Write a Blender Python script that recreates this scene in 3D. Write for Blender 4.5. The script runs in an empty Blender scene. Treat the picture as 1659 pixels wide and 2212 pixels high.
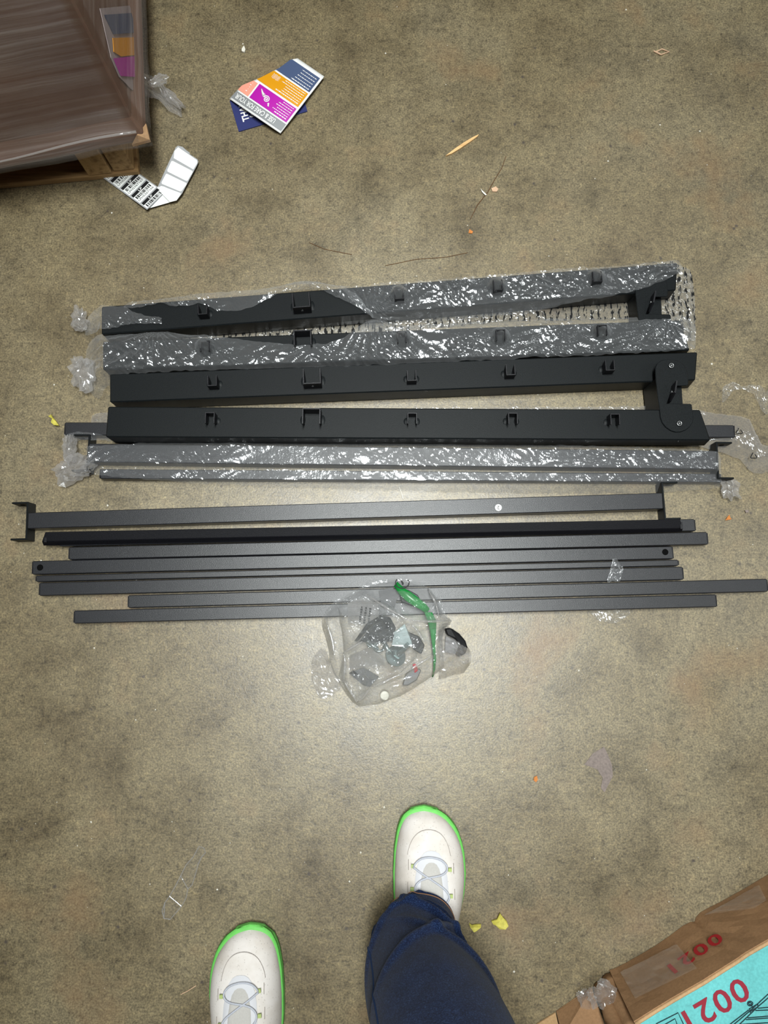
import bpy, bmesh, math, random
import numpy as np
from mathutils import Vector, Matrix

# ------------------------------------------------------------------ camera, world, lights, exposure
sc = bpy.context.scene
COL = sc.collection
W, Hh, F = 1659.0, 2212.0, 1600.0
CAMH = 1.25
TILT = math.radians(8.3)            # phone leans forward from straight down
cam_d = bpy.data.cameras.new('camera')
cam_d.sensor_fit = 'VERTICAL'
cam_d.sensor_height = 24.0
cam_d.lens = F / Hh * 24.0
cam_d.clip_start = 0.02
cam = bpy.data.objects.new('camera', cam_d)
COL.objects.link(cam)
cam.location = (0, 0, CAMH)
cam.rotation_euler = (TILT, 0, 0)
sc.camera = cam

world = bpy.data.worlds.new('world')
sc.world = world
world.use_nodes = True
bg = world.node_tree.nodes['Background']
bg.inputs[0].default_value = (0.92, 0.96, 1.0, 1)
bg.inputs[1].default_value = 0.06


def area(name, loc, target, sx, sy, power, col=(1, 1, 1)):
    d = bpy.data.lights.new(name, 'AREA')
    d.shape = 'RECTANGLE'
    d.size, d.size_y = sx, sy
    d.energy = power
    d.color = col
    o = bpy.data.objects.new(name, d)
    COL.objects.link(o)
    o.location = loc
    o.rotation_euler = (Vector(target) - Vector(loc)).to_track_quat('-Z', 'Y').to_euler()
    return o


# ceiling strip lights of the warehouse aisle, plus two added side fills
key = area('ceiling_or_fill_light', (0.05, 0.26, 2.8), (0.05, 0.26, 0), 0.30, 1.1, 100, (0.96, 1.0, 0.98))
key.data.spread = math.radians(90)
area('ceiling_or_fill_light', (-1.9, 3.0, 3.8), (-0.6, 0.8, 0), 1.2, 0.4, 45, (0.97, 1.0, 0.98))
area('ceiling_or_fill_light', (2.2, 2.6, 3.8), (0.8, 0.8, 0), 1.2, 0.4, 28, (0.97, 1.0, 0.98))
area('ceiling_or_fill_light', (-2.6, 0.5, 3.2), (-0.6, 0.3, 0), 0.4, 1.2, 5, (0.97, 1.0, 0.98))  # added side lamp, for film glints and softer light
area('ceiling_or_fill_light', (2.5, 0.1, 2.9), (0.6, 0.0, 0), 0.4, 1.2, 48, (0.97, 1.0, 0.98))  # added side lamp for glints, made stronger to brighten the right half

sc.view_settings.view_transform = 'Standard'
sc.view_settings.look = 'None'
sc.view_settings.gamma = 1.0
sc.view_settings.use_curve_mapping = False
sc.view_settings.exposure = -1.68

# ------------------------------------------------------------------ helpers
rng = np.random.default_rng(7)
random.seed(7)
RX = np.array([1.0, 0, 0])
UP = np.array([0, math.cos(TILT), math.sin(TILT)])
FW = np.array([0, math.sin(TILT), -math.cos(TILT)])
CP = np.array([0, 0, CAMH])


def ray(u, v):
    return FW + RX * ((u - W / 2) / F) - UP * ((v - Hh / 2) / F)


def P(u, v, z=0.0):
    d = ray(u, v)
    return CP + d * ((z - CAMH) / d[2])


def PV(u, v, z=0.0):
    return Vector(P(u, v, z))


def on_plane(u, v, p0, n):
    d = ray(u, v)
    t = np.dot(np.asarray(p0) - CP, n) / np.dot(d, n)
    return CP + d * t


def tag(o, label=None, cat=None, group=None, kind=None):
    if label: o['label'] = label
    if cat: o['category'] = cat
    if group: o['group'] = group
    if kind: o['kind'] = kind
    return o


def thing(name, loc, label, cat, group=None):
    o = bpy.data.objects.new(name, None)
    COL.objects.link(o)
    o.empty_display_size = 0.05
    o.location = loc
    return tag(o, label, cat, group)


def base_of(o):
    t = Vector((0, 0, 0))
    while o is not None:
        t = t + o.location
        o = o.parent
    return t


def link(name, me, mat, parent=None):
    o = bpy.data.objects.new(name, me)
    COL.objects.link(o)
    if mat is not None and len(me.materials) == 0:
        me.materials.append(mat)
    if parent is not None:
        o.parent = parent
        if parent.type == 'EMPTY':
            o.matrix_parent_inverse = Matrix.Translation(-base_of(parent))
    return o


def mesh(name, verts, faces, mat, parent=None, smooth=False):
    me = bpy.data.meshes.new(name)
    me.from_pydata([tuple(map(float, v)) for v in verts], [], [tuple(f) for f in faces])
    bm = bmesh.new(); bm.from_mesh(me)
    bmesh.ops.recalc_face_normals(bm, faces=bm.faces)
    bm.to_mesh(me); bm.free()
    if smooth:
        me.polygons.foreach_set('use_smooth', [True] * len(me.polygons))
    me.update()
    return link(name, me, mat, parent)


def bevel(o, w=0.001, seg=1):
    m = o.modifiers.new('bevel', 'BEVEL')
    m.width = w; m.segments = seg; m.limit_method = 'ANGLE'; m.angle_limit = math.radians(35)
    return o


HEXF = [(0, 1, 2, 3), (7, 6, 5, 4), (0, 4, 5, 1), (1, 5, 6, 2), (2, 6, 7, 3), (3, 7, 4, 0)]


def hexa(name, top, bot, mat, parent=None, bw=0.0012):
    o = mesh(name, list(top) + list(bot), HEXF, mat, parent)
    if bw: bevel(o, bw)
    return o


def merge(*parts):
    V, Fc = [], []
    for v, f in parts:
        n = len(V)
        V += [tuple(map(float, x)) for x in v]
        Fc += [tuple(i + n for i in q) for q in f]
    return V, Fc


def pieces(name, parts, mat_, parent, smooth=False):
    return [mesh(name, v, f, mat_, parent, smooth) for v, f in parts]


def box_vf(c, ax, ay, az, sx, sy, sz):
    """oriented box: centre c, axes, half sizes"""
    c = np.asarray(c, float)
    ax, ay, az = (np.asarray(a, float) for a in (ax, ay, az))
    v = []
    for k in (1, -1):
        for i, j in ((-1, 1), (1, 1), (1, -1), (-1, -1)):
            v.append(c + ax * sx * i + ay * sy * j + az * sz * k)
    return v, HEXF


def tube_vf(pts, r, seg=8, closed=False):
    pts = [np.asarray(p, float) for p in pts]
    n = len(pts)
    V, Fc = [], []
    prev = None
    for i, p in enumerate(pts):
        a = pts[max(i - 1, 0)]; b = pts[min(i + 1, n - 1)]
        if closed:
            a = pts[(i - 1) % n]; b = pts[(i + 1) % n]
        t = b - a; t = t / (np.linalg.norm(t) + 1e-12)
        if prev is None:
            ref = np.array([0, 0, 1.0]) if abs(t[2]) < 0.9 else np.array([1.0, 0, 0])
        else:
            ref = prev
        s = np.cross(t, ref); s /= (np.linalg.norm(s) + 1e-12)
        up = np.cross(s, t); prev = up
        rr = r[i] if hasattr(r, '__len__') else r
        for k in range(seg):
            ang = 2 * math.pi * k / seg
            V.append(p + rr * (math.cos(ang) * s + math.sin(ang) * up))
    m = n if closed else n - 1
    for i in range(m):
        for k in range(seg):
            a = i * seg + k; b = i * seg + (k + 1) % seg
            c = ((i + 1) % n) * seg + (k + 1) % seg; d = ((i + 1) % n) * seg + k
            Fc.append((a, b, c, d))
    if not closed:
        Fc.append(tuple(range(seg))[::-1]); Fc.append(tuple((n - 1) * seg + k for k in range(seg)))
    return V, Fc


def disc_vf(c, r, h, seg=20, n=(0, 0, 1)):
    n = np.asarray(n, float); n /= np.linalg.norm(n)
    ref = np.array([1.0, 0, 0]) if abs(n[0]) < 0.9 else np.array([0, 1.0, 0])
    s = np.cross(n, ref); s /= np.linalg.norm(s); t = np.cross(n, s)
    c = np.asarray(c, float)
    V = []
    for k in range(seg):
        a = 2 * math.pi * k / seg
        V.append(c + r * (math.cos(a) * s + math.sin(a) * t))
    for k in range(seg):
        V.append(np.asarray(V[k]) + n * h)
    Fc = [tuple(range(seg))[::-1], tuple(range(seg, 2 * seg))]
    for k in range(seg):
        Fc.append((k, (k + 1) % seg, seg + (k + 1) % seg, seg + k))
    return V, Fc


def prism_vf(top, dz):
    """polygon (list of 3D points) extruded down by dz"""
    n = len(top)
    V = [tuple(p) for p in top] + [(p[0], p[1], p[2] - dz) for p in top]
    Fc = [tuple(range(n)), tuple(range(n, 2 * n))[::-1]]
    for k in range(n):
        Fc.append((k, n + k, n + (k + 1) % n, (k + 1) % n))
    return V, Fc


# ---- vectorised gradient noise
_perm = rng.permutation(256)
_perm = np.concatenate([_perm, _perm, _perm])
_gr = rng.normal(size=(256, 2)); _gr /= np.linalg.norm(_gr, axis=1)[:, None]


def pn(x, y):
    x = np.asarray(x, float); y = np.asarray(y, float)
    xi = np.floor(x).astype(int); yi = np.floor(y).astype(int)
    xf = x - xi; yf = y - yi
    u = xf * xf * xf * (xf * (xf * 6 - 15) + 10); v = yf * yf * yf * (yf * (yf * 6 - 15) + 10)
    xi &= 255; yi &= 255

    def g(a, b, dx, dy):
        k = _perm[_perm[(xi + a) & 255] + ((yi + b) & 255)]
        return _gr[k, 0] * dx + _gr[k, 1] * dy
    n00 = g(0, 0, xf, yf); n10 = g(1, 0, xf - 1, yf); n01 = g(0, 1, xf, yf - 1); n11 = g(1, 1, xf - 1, yf - 1)
    return (n00 * (1 - u) + n10 * u) * (1 - v) + (n01 * (1 - u) + n11 * u) * v


def crinkle(x, y, s=1.0, seed=0.0, stretch=1.0):
    """sharp film creases: 0..~1"""
    wx = x + 0.012 * pn(x * 30 / s + seed, y * 30 / s)
    wy = y + 0.012 * pn(x * 30 / s + 9 + seed, y * 30 / s + 5)
    a = np.clip(1 - np.abs(pn(wx * 24 / s / stretch + seed, wy * 38 / s)) * 2.6, 0, 1)
    b = np.clip(1 - np.abs(pn((wx + 0.5 * wy) * 75 / s / stretch + 20 + seed, (wy - 0.4 * wx) * 120 / s + 7)) * 2.4, 0, 1)
    c = np.clip(1 - np.abs(pn((wx * 0.7 + wy) * 105 / s + 3, (wy * 0.7 - wx) * 22 / s + seed)) * 2.6, 0, 1)
    d = np.clip(1 - np.abs(pn((wx * 0.45 - wy) * 95 / s + 13, (wy * 0.45 + wx) * 20 / s + seed)) * 2.6, 0, 1)
    g = np.clip(0.45 + 2.0 * pn(x * 14 + seed * 3, y * 16 + 2), 0, 1)
    h = np.clip(0.45 + 2.0 * pn(x * 11 + seed * 5, y * 17 + 9), 0, 1)
    return 0.45 * a + h * 0.38 * c + (1 - h) * 0.38 * d + g * 0.30 * b


# ------------------------------------------------------------------ materials
def mat(name):
    m = bpy.data.materials.new(name)
    m.use_nodes = True
    nt = m.node_tree
    return m, nt, nt.nodes['Principled BSDF']


def N(nt, kind, **kw):
    n = nt.nodes.new(kind)
    for k, v in kw.items():
        setattr(n, k, v)
    return n


def coords(nt):
    return N(nt, 'ShaderNodeNewGeometry').outputs['Position']


def noise(nt, scale, detail=3, rough=0.55, vec=None):
    n = N(nt, 'ShaderNodeTexNoise')
    n.inputs['Scale'].default_value = scale
    n.inputs['Detail'].default_value = detail
    n.inputs['Roughness'].default_value = rough
    nt.links.new(vec if vec is not None else coords(nt), n.inputs['Vector'])
    return n.outputs['Fac']


def ramp(nt, fac, stops):
    r = N(nt, 'ShaderNodeValToRGB')
    e = r.color_ramp.elements
    while len(e) > 1: e.remove(e[-1])
    e[0].position = stops[0][0]; e[0].color = (*stops[0][1], 1)
    for p, c in stops[1:]:
        x = e.new(p); x.color = (*c, 1)
    nt.links.new(fac, r.inputs['Fac'])
    return r.outputs['Color']


def mixc(nt, a, b, fac, mode='MIX'):
    m = N(nt, 'ShaderNodeMix', data_type='RGBA', blend_type=mode)
    for sock, v in ((m.inputs[6], a), (m.inputs[7], b), (m.inputs[0], fac)):
        if isinstance(v, (int, float)): sock.default_value = v
        elif isinstance(v, tuple): sock.default_value = (*v, 1)
        else: nt.links.new(v, sock)
    return m.outputs[2]


def bump(nt, b, fac, strength=0.3, dist=0.001):
    n = N(nt, 'ShaderNodeBump')
    n.inputs['Strength'].default_value = strength
    n.inputs['Distance'].default_value = dist
    nt.links.new(fac, n.inputs['Height'])
    nt.links.new(n.outputs['Normal'], b.inputs['Normal'])
    return n


def lin(r, g, b):
    f = lambda c: (c / 255 / 12.92) if c / 255 <= 0.04045 else ((c / 255 + 0.055) / 1.055) ** 2.4
    return (f(r), f(g), f(b))


def plain(name, col, rough=0.6, spec=0.4, metal=0.0, grain=0.0, gscale=300):
    m, nt, b = mat(name)
    b.inputs['Roughness'].default_value = rough
    b.inputs['Specular IOR Level'].default_value = spec
    b.inputs['Metallic'].default_value = metal
    if grain > 0:
        f = noise(nt, gscale, 4)
        lo = tuple(c * (1 - grain) for c in col); hi = tuple(min(1, c * (1 + grain)) for c in col)
        nt.links.new(ramp(nt, f, [(0.3, lo), (0.7, hi)]), b.inputs['Base Color'])
    else:
        b.inputs['Base Color'].default_value = (*col, 1)
    return m


# --- concrete floor
def make_floor_mat():
    m, nt, b = mat('sealed_concrete')
    pos = coords(nt)
    big = noise(nt, 2.6, 5, 0.6, pos)
    mid = noise(nt, 11, 6, 0.65, pos)
    fine = noise(nt, 95, 5, 0.7, pos)
    grit = noise(nt, 330, 3, 0.7, pos)
    c = ramp(nt, big, [(0.30, lin(86, 73, 51)), (0.46, lin(112, 100, 74)), (0.60, lin(128, 118, 94)), (0.75, lin(122, 104, 70))])
    c2 = ramp(nt, mid, [(0.30, lin(66, 58, 45)), (0.46, lin(113, 101, 77)), (0.70, lin(142, 129, 98))])
    c = mixc(nt, c, c2, 0.5)
    g = ramp(nt, fine, [(0.30, (0.42, 0.41, 0.41)), (0.44, (0.88, 0.88, 0.88)), (0.58, (1.06, 1.06, 1.05)), (0.72, (1.45, 1.42, 1.32))])
    c = mixc(nt, c, g, 1.0, 'MULTIPLY')
    g2 = ramp(nt, grit, [(0.34, (0.45, 0.44, 0.43)), (0.5, (1.0, 1.0, 1.0)), (0.66, (1.6, 1.58, 1.5))])
    c = mixc(nt, c, g2, 0.8, 'MULTIPLY')
    # rusty and dark worn blotches
    w = noise(nt, 5.5, 4, 0.6, pos)
    rust = ramp(nt, w, [(0.56, (0, 0, 0)), (0.74, (0.6, 0.6, 0.6))])
    c = mixc(nt, c, lin(118, 86, 54), rust)
    vor = N(nt, 'ShaderNodeTexVoronoi'); vor.inputs['Scale'].default_value = 26
    nt.links.new(pos, vor.inputs['Vector'])
    pit = ramp(nt, vor.outputs['Distance'], [(0.04, (0.9, 0.9, 0.9)), (0.10, (0, 0, 0))])
    gate = ramp(nt, noise(nt, 9, 2, 0.5, pos), [(0.44, (0, 0, 0)), (0.54, (1, 1, 1))])
    c = mixc(nt, c, lin(70, 62, 56), mixc(nt, pit, gate, 1.0, 'MULTIPLY'))
    nt.links.new(c, b.inputs['Base Color'])
    r = ramp(nt, mid, [(0.3, (0.36, 0.36, 0.36)), (0.7, (0.46, 0.46, 0.46))])
    nt.links.new(r, b.inputs['Roughness'])
    b.inputs['Specular IOR Level'].default_value = 0.75
    bump(nt, b, mixc(nt, fine, grit, 0.5), 0.35, 0.0012)
    return m


# --- black powder coat
def make_coat(name, base, rough, spec=0.55):
    m, nt, b = mat(name)
    f = noise(nt, 900, 2, 0.6)
    nt.links.new(ramp(nt, f, [(0.3, tuple(x * 0.5 for x in base)), (0.7, tuple(x * 1.5 for x in base))]), b.inputs['Base Color'])
    b.inputs['Roughness'].default_value = rough
    b.inputs['Specular IOR Level'].default_value = spec
    bump(nt, b, f, 0.5, 0.0004)
    return m


def make_film(name, haze, tint=(0.9, 0.92, 0.94), rough=0.12, bscale=160, bstr=0.6, printed=False, gloss=0.45):
    m, nt, b = mat(name)
    nt.nodes.remove(b)
    out = nt.nodes['Material Output']
    tr = N(nt, 'ShaderNodeBsdfTransparent'); tr.inputs[0].default_value = (0.99, 0.99, 0.99, 1)
    gl = N(nt, 'ShaderNodeBsdfGlossy'); gl.inputs['Roughness'].default_value = rough
    gl.inputs['Color'].default_value = (0.95, 0.97, 1, 1)
    d0 = N(nt, 'ShaderNodeBsdfDiffuse'); d0.inputs['Color'].default_value = (*tint, 1)
    t0 = N(nt, 'ShaderNodeBsdfTranslucent'); t0.inputs['Color'].default_value = (*tint, 1)
    df = N(nt, 'ShaderNodeMixShader'); df.inputs[0].default_value = 0.4
    nt.links.new(d0.outputs[0], df.inputs[1]); nt.links.new(t0.outputs[0], df.inputs[2])
    f = noise(nt, bscale, 3, 0.5)
    bp = N(nt, 'ShaderNodeBump'); bp.inputs['Strength'].default_value = bstr; bp.inputs['Distance'].default_value = 0.002
    nt.links.new(f, bp.inputs['Height'])
    nt.links.new(bp.outputs['Normal'], gl.inputs['Normal'])
    body = N(nt, 'ShaderNodeMixShader'); body.inputs[0].default_value = gloss
    nt.links.new(df.outputs[0], body.inputs[1]); nt.links.new(gl.outputs[0], body.inputs[2])
    lw = N(nt, 'ShaderNodeLayerWeight')
    fr = N(nt, 'ShaderNodeMath', operation='POWER'); fr.inputs[1].default_value = 3.0
    nt.links.new(lw.outputs['Facing'], fr.inputs[0])
    ma = N(nt, 'ShaderNodeMath', operation='MULTIPLY_ADD'); ma.use_clamp = True
    nt.links.new(fr.outputs[0], ma.inputs[0]); ma.inputs[1].default_value = 0.7; ma.inputs[2].default_value = haze
    mx = N(nt, 'ShaderNodeMixShader')
    nt.links.new(ma.outputs[0], mx.inputs[0])
    nt.links.new(tr.outputs[0], mx.inputs[1]); nt.links.new(body.outputs[0], mx.inputs[2])
    last = mx.outputs[0]
    if printed:   # rows of small illegible black print
        pos = coords(nt)
        mp = N(nt, 'ShaderNodeMapping'); mp.inputs['Scale'].default_value = (1.0, 0.33, 1)
        nt.links.new(pos, mp.inputs['Vector'])
        n1 = noise(nt, 330, 1, 0.4, mp.outputs['Vector'])
        ink = ramp(nt, n1, [(0.52, (0, 0, 0)), (0.55, (1, 1, 1))])
        wv = N(nt, 'ShaderNodeTexWave'); wv.inputs['Scale'].default_value = 26; wv.bands_direction = 'X'
        nt.links.new(pos, wv.inputs['Vector'])
        rows = ramp(nt, wv.outputs['Fac'], [(0.45, (0, 0, 0)), (0.5, (1, 1, 1))])
        k = mixc(nt, ink, rows, 1.0, 'MULTIPLY')
        d2 = N(nt, 'ShaderNodeBsdfDiffuse'); d2.inputs['Color'].default_value = (0.02, 0.02, 0.02, 1)
        m2 = N(nt, 'ShaderNodeMixShader')
        nt.links.new(k, m2.inputs[0]); nt.links.new(last, m2.inputs[1]); nt.links.new(d2.outputs[0], m2.inputs[2])
        last = m2.outputs[0]
    nt.links.new(last, out.inputs['Surface'])
    return m


def make_card(name, col, rough=0.75):
    m, nt, b = mat(name)
    f = noise(nt, 260, 4, 0.6)
    g = noise(nt, 14, 3, 0.5)
    c = ramp(nt, f, [(0.3, tuple(x * 0.86 for x in col)), (0.7, tuple(min(1, x * 1.1) for x in col))])
    c = mixc(nt, c, ramp(nt, g, [(0.35, (0.86, 0.86, 0.86)), (0.65, (1.06, 1.06, 1.06))]), 1.0, 'MULTIPLY')
    nt.links.new(c, b.inputs['Base Color'])
    b.inputs['Roughness'].default_value = rough
    b.inputs['Specular IOR Level'].default_value = 0.25
    bump(nt, b, f, 0.15, 0.0005)
    return m


def make_wood(name, lo, hi, axis='X'):
    m, nt, b = mat(name)
    pos = coords(nt)
    mp = N(nt, 'ShaderNodeMapping')
    mp.inputs['Scale'].default_value = (6, 90, 90) if axis == 'X' else (90, 6, 90)
    nt.links.new(pos, mp.inputs['Vector'])
    f = noise(nt, 1.0, 5, 0.6, mp.outputs['Vector'])
    nt.links.new(ramp(nt, f, [(0.3, lo), (0.55, hi), (0.75, tuple(x * 0.8 for x in hi))]), b.inputs['Base Color'])
    b.inputs['Roughness'].default_value = 0.8
    bump(nt, b, f, 0.4, 0.001)
    return m


def make_denim():
    m, nt, b = mat('dark_denim')
    pos = coords(nt)
    f = noise(nt, 620, 3, 0.6, pos)
    g = noise(nt, 45, 4, 0.6, pos)
    c = ramp(nt, f, [(0.32, lin(13, 22, 45)), (0.52, lin(24, 39, 72)), (0.70, lin(48, 68, 104))])
    c = mixc(nt, c, ramp(nt, g, [(0.35, (0.75, 0.75, 0.78)), (0.65, (1.1, 1.1, 1.12))]), 1.0, 'MULTIPLY')
    nt.links.new(c, b.inputs['Base Color'])
    b.inputs['Roughness'].default_value = 0.9
    b.inputs['Specular IOR Level'].default_value = 0.06
    b.inputs['Sheen Weight'].default_value = 0.06
    bump(nt, b, f, 0.35, 0.0008)
    return m


def make_knit():
    m, nt, b = mat('knit_upper')
    pos = coords(nt)
    v = N(nt, 'ShaderNodeTexVoronoi'); v.inputs['Scale'].default_value = 210
    nt.links.new(pos, v.inputs['Vector'])
    dots = ramp(nt, v.outputs['Distance'], [(0.10, (0.72, 0.71, 0.70)), (0.22, (1, 1, 1))])
    dirt = ramp(nt, noise(nt, 22, 4, 0.6, pos), [(0.3, (0.80, 0.77, 0.72)), (0.6, (1, 1, 1))])
    c = mixc(nt, lin(226, 220, 215), dots, 0.8, 'MULTIPLY')
    c = mixc(nt, c, dirt, 0.8, 'MULTIPLY')
    nt.links.new(c, b.inputs['Base Color'])
    b.inputs['Roughness'].default_value = 0.85
    b.inputs['Specular IOR Level'].default_value = 0.2
    bump(nt, b, noise(nt, 700, 2, 0.6, pos), 0.35, 0.0006)
    return m


def make_wrapped(name, lo, hi):
    """brown carton seen through taut stretch film with diagonal streaks"""
    m, nt, b = mat(name)
    pos = coords(nt)
    f = noise(nt, 5, 4, 0.6, pos)
    nt.links.new(ramp(nt, f, [(0.3, lo), (0.7, hi)]), b.inputs['Base Color'])
    b.inputs['Roughness'].default_value = 0.7
    return m


def make_stretch():
    m, nt, b = mat('stretch_film')
    nt.nodes.remove(b)
    out = nt.nodes['Material Output']
    pos = coords(nt)
    mp = N(nt, 'ShaderNodeMapping'); mp.inputs['Rotation'].default_value = (0.0, math.radians(14), 0); mp.inputs['Scale'].default_value = (2.2, 2.2, 120)
    nt.links.new(pos, mp.inputs['Vector'])
    st = noise(nt, 1.0, 4, 0.65, mp.outputs['Vector'])
    mp2 = N(nt, 'ShaderNodeMapping'); mp2.inputs['Scale'].default_value = (3, 3, 14)
    nt.links.new(pos, mp2.inputs['Vector'])
    wide = noise(nt, 1.0, 3, 0.5, mp2.outputs['Vector'])
    mp3 = N(nt, 'ShaderNodeMapping'); mp3.inputs['Rotation'].default_value = (math.radians(48), 0, 0); mp3.inputs['Scale'].default_value = (3, 3, 95)
    nt.links.new(pos, mp3.inputs['Vector'])
    st = mixc(nt, st, noise(nt, 1.0, 3, 0.6, mp3.outputs['Vector']), 0.5)
    tr = N(nt, 'ShaderNodeBsdfTransparent'); tr.inputs[0].default_value = (0.9, 0.87, 0.86, 1)
    gl = N(nt, 'ShaderNodeBsdfGlossy'); gl.inputs['Roughness'].default_value = 0.22
    df = N(nt, 'ShaderNodeBsdfDiffuse'); df.inputs['Color'].default_value = (0.75, 0.70, 0.68, 1)
    bp = N(nt, 'ShaderNodeBump'); bp.inputs['Strength'].default_value = 0.7; bp.inputs['Distance'].default_value = 0.003
    nt.links.new(st, bp.inputs['Height']); nt.links.new(bp.outputs[0], gl.inputs['Normal']); nt.links.new(bp.outputs[0], df.inputs['Normal'])
    body = N(nt, 'ShaderNodeMixShader'); body.inputs[0].default_value = 0.35
    nt.links.new(df.outputs[0], body.inputs[1]); nt.links.new(gl.outputs[0], body.inputs[2])
    fac = ramp(nt, st, [(0.38, (0.07, 0.07, 0.07)), (0.54, (0.17, 0.17, 0.17)), (0.66, (0.33, 0.33, 0.33))])
    fac2 = ramp(nt, wide, [(0.35, (0.6, 0.6, 0.6)), (0.65, (1.3, 1.3, 1.3))])
    mx = N(nt, 'ShaderNodeMixShader')
    nt.links.new(mixc(nt, fac, fac2, 1.0, 'MULTIPLY'), mx.inputs[0])
    nt.links.new(tr.outputs[0], mx.inputs[1]); nt.links.new(body.outputs[0], mx.inputs[2])
    nt.links.new(mx.outputs[0], out.inputs['Surface'])
    return m


M = {}
M['floor'] = make_floor_mat()
M['coat'] = make_coat('black_powder_coat', (0.0065, 0.0080, 0.0088), 0.46, 0.13)
M['coat_tube'] = make_coat('charcoal_powder_coat', (0.015, 0.0155, 0.0185), 0.37, 0.50)
M['coat_black'] = make_coat('deep_black_coat', (0.004, 0.004, 0.006), 0.45, 0.35)
M['dark_hole'] = plain('hole_interior', (0.002, 0.002, 0.002), 0.9, 0.1)
M['steel'] = plain('bright_steel', (0.55, 0.56, 0.56), 0.3, 0.5, 1.0)
M['zinc'] = plain('zinc_plated_steel', (0.52, 0.62, 0.62), 0.28, 0.5, 1.0, 0.15, 80)
M['film'] = make_film('clear_poly_film', 0.16, rough=0.15, bscale=110, bstr=0.5, gloss=0.5)
M['film_print'] = make_film('printed_poly_film', 0.22, rough=0.14, bscale=110, bstr=0.4, printed=True)
M['film_loose'] = make_film('cloudy_poly_film', 0.33, (0.85, 0.82, 0.80), 0.10, 70, 0.3)
M['film_bag'] = make_film('zip_bag_film', 0.17, (0.92, 0.94, 0.93), 0.2, 120, 1.0, gloss=0.5)
M['tape'] = make_film('clear_tape', 0.07, (0.9, 0.87, 0.8), 0.14, 120, 0.5)
M['stretch'] = make_stretch()
M['carton_front'] = make_wrapped('wrapped_carton_board', lin(104, 76, 62), lin(132, 102, 84))
M['kraft'] = make_card('kraft_cardboard', lin(160, 124, 90))
M['kraft_edge'] = make_card('kraft_cardboard_raw_edge', lin(196, 160, 118))
M['teal'] = make_card('teal_printed_board', lin(110, 196, 196), 0.6)
M['red_ink'] = plain('red_ink', lin(172, 38, 44), 0.7, 0.2)
M['maroon_ink'] = plain('maroon_ink', lin(152, 48, 62), 0.7, 0.2)
M['dark_ink'] = plain('dark_ink', lin(38, 60, 66), 0.7, 0.2)
M['black_ink'] = plain('black_ink', lin(22, 22, 24), 0.6, 0.3)
M['white_ink'] = plain('white_ink', lin(238, 238, 236), 0.6, 0.3)
M['paper'] = plain('white_paper', lin(232, 232, 230), 0.55, 0.35, 0, 0.03, 60)
M['wrapped_paper'] = plain('picture_panel_paper', lin(168, 158, 160), 0.7, 0.2, 0, 0.15, 30)
M['label_blank'] = plain('blank_label', lin(240, 242, 240), 0.5, 0.4)
M['liner'] = plain('label_liner', lin(165, 166, 168), 0.5, 0.4)
M['navy'] = plain('navy_print', lin(48, 54, 104), 0.5, 0.3)
M['magenta'] = plain('magenta_print', lin(178, 26, 164), 0.5, 0.3)
M['yellow'] = plain('yellow_print', lin(218, 150, 20), 0.5, 0.3)
M['slate'] = plain('slate_blue_print', lin(74, 88, 120), 0.5, 0.3)
M['peach'] = plain('peach_print', lin(240, 160, 138), 0.5, 0.3)
M['grey_print'] = plain('grey_print', lin(140, 142, 144), 0.5, 0.3)
M['wood'] = make_wood('pallet_pine', lin(112, 82, 48), lin(168, 134, 88))
M['wood_y'] = make_wood('pallet_pine_stringer', lin(120, 90, 52), lin(176, 142, 94), 'Y')
M['splinter'] = make_wood('fresh_pine', lin(196, 150, 96), lin(226, 186, 130))
M['denim'] = make_denim()
M['thread'] = plain('tan_thread', lin(150, 110, 80), 0.8, 0.2)
M['seam'] = plain('denim_seam', lin(40, 58, 92), 0.9, 0.1)
M['knit'] = make_knit()
M['sole'] = plain('green_foam_sole', lin(108, 196, 92), 0.55, 0.3, 0, 0.06, 120)
M['sole_rim'] = plain('teal_green_foam', lin(92, 176, 132), 0.6, 0.3)
M['tongue'] = plain('grey_tongue_mesh', lin(186, 183, 178), 0.85, 0.2, 0, 0.05, 500)
M['white_rim'] = plain('white_trim', lin(206, 206, 210), 0.7, 0.3)
M['lace'] = plain('blue_grey_cord', lin(184, 187, 196), 0.75, 0.2, 0, 0.12, 900)
M['lime'] = plain('lime_tab', lin(170, 186, 120), 0.7, 0.2)
M['stitch'] = plain('grey_stitch', lin(168, 160, 154), 0.85, 0.2)
M['green_zip'] = plain('green_zip_strip', lin(30, 128, 58), 0.3, 0.5)
M['red_plastic'] = plain('red_plastic', lin(208, 40, 60), 0.4, 0.5)
M['white_plastic'] = plain('white_plastic', lin(226, 224, 210), 0.5, 0.4)
M['black_plastic'] = plain('black_plastic', (0.006, 0.006, 0.007), 0.5, 0.25)
M['grey_metal'] = plain('dull_grey_metal', (0.16, 0.16, 0.165), 0.55, 0.4, 0.3, 0.2, 60)
M['yellow_scrap'] = plain('yellow_scrap', lin(196, 186, 84), 0.6, 0.3, 0, 0.2, 200)
M['leaf'] = plain('orange_leaf', lin(196, 124, 66), 0.8, 0.2, 0, 0.15, 200)
M['pale_chip'] = plain('pale_chip', lin(206, 172, 142), 0.8, 0.2, 0, 0.1, 200)
M['twig'] = plain('brown_twig', lin(98, 72, 50), 0.9, 0.1)
M['speck'] = plain('white_speck', lin(226, 222, 210), 0.8, 0.2)
M['residue'] = plain('tape_residue', lin(126, 114, 108), 0.6, 0.3, 0, 0.2, 260)

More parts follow.
